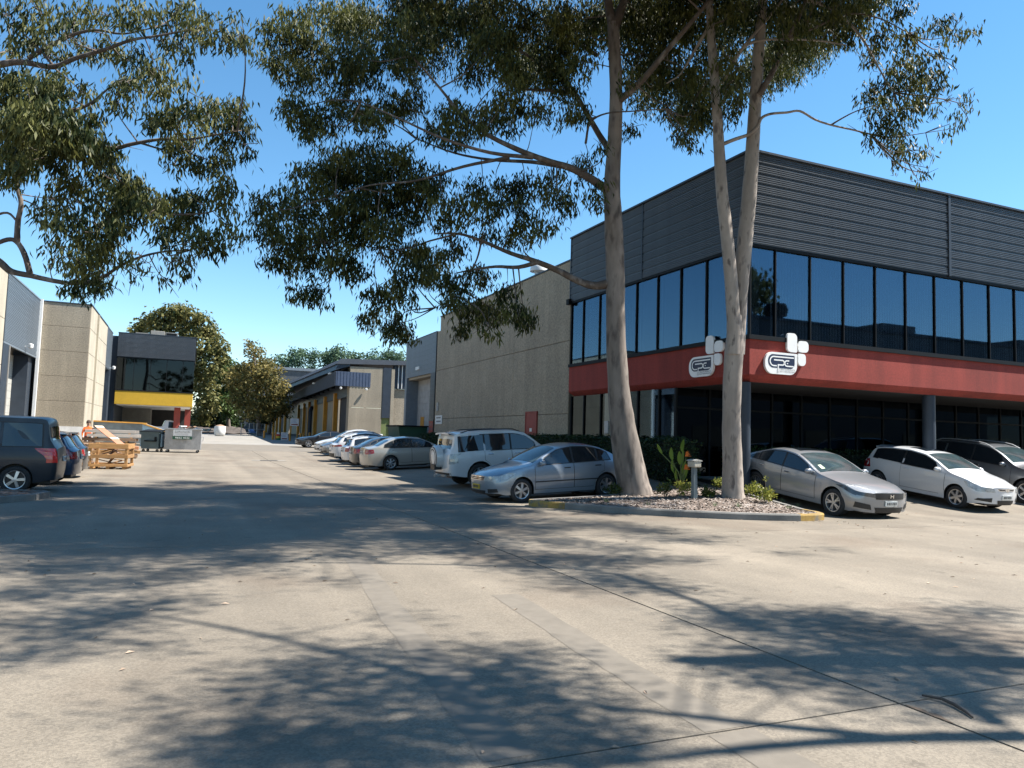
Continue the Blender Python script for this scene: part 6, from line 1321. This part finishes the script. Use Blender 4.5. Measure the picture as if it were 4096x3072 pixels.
for z, nm, mt in ((0, 'band', M('drum_green', (.02,.14,.05), .5)), (.20, 'band', M('drum_yellow', (.6,.42,.03), .5)), (.40, 'band', M('drum_red', (.42,.03,.02), .5))): MB().lathe([(.0,z), (.22,z), (.23,z+.1), (.22,z+.195), (.0,z+.195)], 16).build(nm, mt, db, smooth=50)
MB().box((-.2,-.22,.61), (.05,-.12,.78)).build('label_card', white, db)
def arrow_sign(loc, w_, h_, label, legs=True):
    r = empty('arrow_sign', loc, label, 'sign'); MB().box((-w_/2,-.02,0), (w_/2,.02,h_)).build('board', white, r)
    b = MB(); b.box((-w_*.38,-.026,h_*.12), (w_*.25,-.022,h_*.26)); b.add([(w_*.25,-.026,h_*.04), (w_*.25,-.026,h_*.34), (w_*.42,-.026,h_*.19)], [(0,1,2)]); b.build('arrow', redd, r)
    b = MB()
    for z, c_ in ((.82, 9), (.64, 7), (.48, 8)):
        for q in range(c_): b.box((-w_*.40+q*w_*.085,-.026,h_*z-.025*h_), (-w_*.40+q*w_*.085+w_*.055,-.022,h_*z+.03*h_))
    b.build('print', M('sign_blue', (.06,.16,.4), .5), r); return r
sp_ = at(614, 951, 78.0); arrow_sign((sp_.x, sp_.y, zg(sp_.x, sp_.y)), .68, .80, 'white free standing sign with red arrow beside the striped drum')
sp_ = at(636, 920, 80); r = arrow_sign((sp_.x, sp_.y, sp_.z), .88, .78, 'white sign with curved red arrow fixed on yellow posts'); b = MB(); b.box((-.42,.03,-sp_.z+.6), (-.28,.15,.7)); b.box((.28,.03,-sp_.z+.6), (.42,.15,.7)); b.build('post', yelp, r)
# green skip behind the cars
gs = empty('green_bin', (13.2, 47.6, zg(13.2, 47.6)), 'dark green industrial bin beyond the white sporty SUV', 'bin'); bevel(MB().ext([(-.7,-1.4,.1), (.8,-1.4,.1), (1.0,-1.4,1.45), (-.9,-1.4,1.45)], (0, 2.8, 0)).build('body', M('bin_green', (.012,.055,.03), .5), gs), .02); MB().box((-1.0,-1.5,1.45), (1.1,1.5,1.53)).build('lid', trim, gs)
# concrete blocks by the box building
for x, y, lab in ((-4.6, 47, 'pale rubble pile against the white plinth'), (-4.9, 50, 'pale stacked boards against the white plinth')):
    b = MB()
    for q in range(8): b.obox((rnd.uniform(-.8, .8), rnd.uniform(-.5, .5), rnd.uniform(0, .5)), (rnd.uniform(-.9, .9), rnd.uniform(-.5, .5), rnd.uniform(.1, .7)), .4, .05)
    o = b.build('rubble_pile', beige2); o.location = (x, y, zg(x, y)); tag(o, lab, 'rubble')
# ------------------------------------------------------------------ worker
wz = zg(-4.1, 45.5); wk = empty('person', (-4.7, 45.5, wz), 'person in orange work shirt and navy trousers, hand raised, behind the timber crate', 'person', rz=math.radians(-75))
J = [((0,0,.95),.15,-1), ((0,0,1.18),.145,0), ((0,0,1.40),.15,1), ((.0,0,1.52),.062,2), ((.02,0,1.60),.085,3), ((.02,0,1.70),.10,4), ((.01,0,1.79),.06,5),
     ((0,.19,1.43),.065,2), ((.06,.26,1.16),.05,7), ((.24,.20,1.30),.038,8), ((.30,.17,1.40),.04,9), ((0,-.19,1.43),.065,2), ((-.02,-.26,1.14),.05,11), ((.10,-.24,.92),.037,12), ((.15,-.23,.84),.04,13),
     ((0,.10,.90),.10,0), ((.03,.11,.50),.065,15), ((-.01,.12,.10),.048,16), ((.11,.13,.035),.045,17), ((0,-.10,.90),.10,0), ((.0,-.11,.50),.065,19), ((-.04,-.12,.10),.048,20), ((.08,-.13,.035),.045,21)]
for base, dr_ in ((10, (.7, -.1, .7)), (14, (.3, 0, -1))):
    bx, by, bz = J[base][0]
    for f in range(5):
        o_ = (f-2)*.018; q = Vector(dr_).normalized(); p1 = (bx+q.x*.05+(0 if f else .02), by+o_*(1 if f else 1.8), bz+q.z*.05); p2 = (bx+q.x*(.10 if f else .07)+.01, by+o_*1.1, bz+q.z*(.10 if f else .07))
        J.append((p1, .011, base)); J.append((p2, .009, len(J)-1))
me = bpy.data.meshes.new('body'); me.from_pydata([j[0] for j in J], [(i, j[2]) for i, j in enumerate(J) if j[2] >= 0], [])
tmp = bpy.data.objects.new('tmp', me); col.objects.link(tmp)
tmp.modifiers.new('skin', 'SKIN'); 
sv = me.skin_vertices[0].data if me.skin_vertices else None
if sv is None:
    bm = bmesh.new(); bm.from_mesh(me); bm.verts.layers.skin.verify(); bm.to_mesh(me); bm.free(); sv = me.skin_vertices[0].data
for i, j in enumerate(J): sv[i].radius = (j[1], j[1]*1.15 if i in (1, 2) else j[1]); sv[i].use_root = (i == 0)
tmp.modifiers.new('sub', 'SUBSURF').levels = 1
bm_ = bpy.data.meshes.new_from_object(tmp.evaluated_get(bpy.context.evaluated_depsgraph_get())); bpy.data.objects.remove(tmp)
skinm, orange, trou, hairm = M('skin', (.42,.25,.17), .6), M('orange_cloth', (.75,.13,.02), .8), M('navy_cloth', (.02,.025,.05), .9), M('hair', (.05,.03,.02), .8)
bm_.materials.clear()
for m_ in (skinm, orange, trou, black): bm_.materials.append(m_)
for p in bm_.polygons:
    x, y, z = p.center; arm = abs(y) > .2 or x > .16
    p.material_index = 3 if z < .09 else (2 if z < .98 and not (arm and z > .75) else (0 if z > 1.52 or (arm and (z < 1.02 or x > .14)) else 1)); p.use_smooth = True
link('body', bm_, wk)
b = MB(); b.lathe([(.108,1.70), (.112,1.75), (.095,1.82), (.05,1.86), (.005,1.87)], 14, 'z', (0,0,0)); b.build('hair', hairm, wk, smooth=60)
b = MB(); b.lathe([(.003,-.03), (.016,-.01), (.013,.02)], 6, 'z', (.115, 0, 1.69)); b.lathe([(.002,-.03),(.02,0),(.002,.03)], 6, 'z', (.02,.1,1.68)); b.lathe([(.002,-.03),(.02,0),(.002,.03)], 6, 'z', (.02,-.1,1.68)); b.build('nose_and_ears', skinm, wk, smooth=60)
b = MB()
for y in (-.036, .036): b.lathe([(.001,.112), (.012,.108), (.014,.10)], 8, 'x', (0, y, 1.715))
b.box((.098,-.028,1.632), (.108,.028,1.642)); b.build('face_features', hairm, wk)
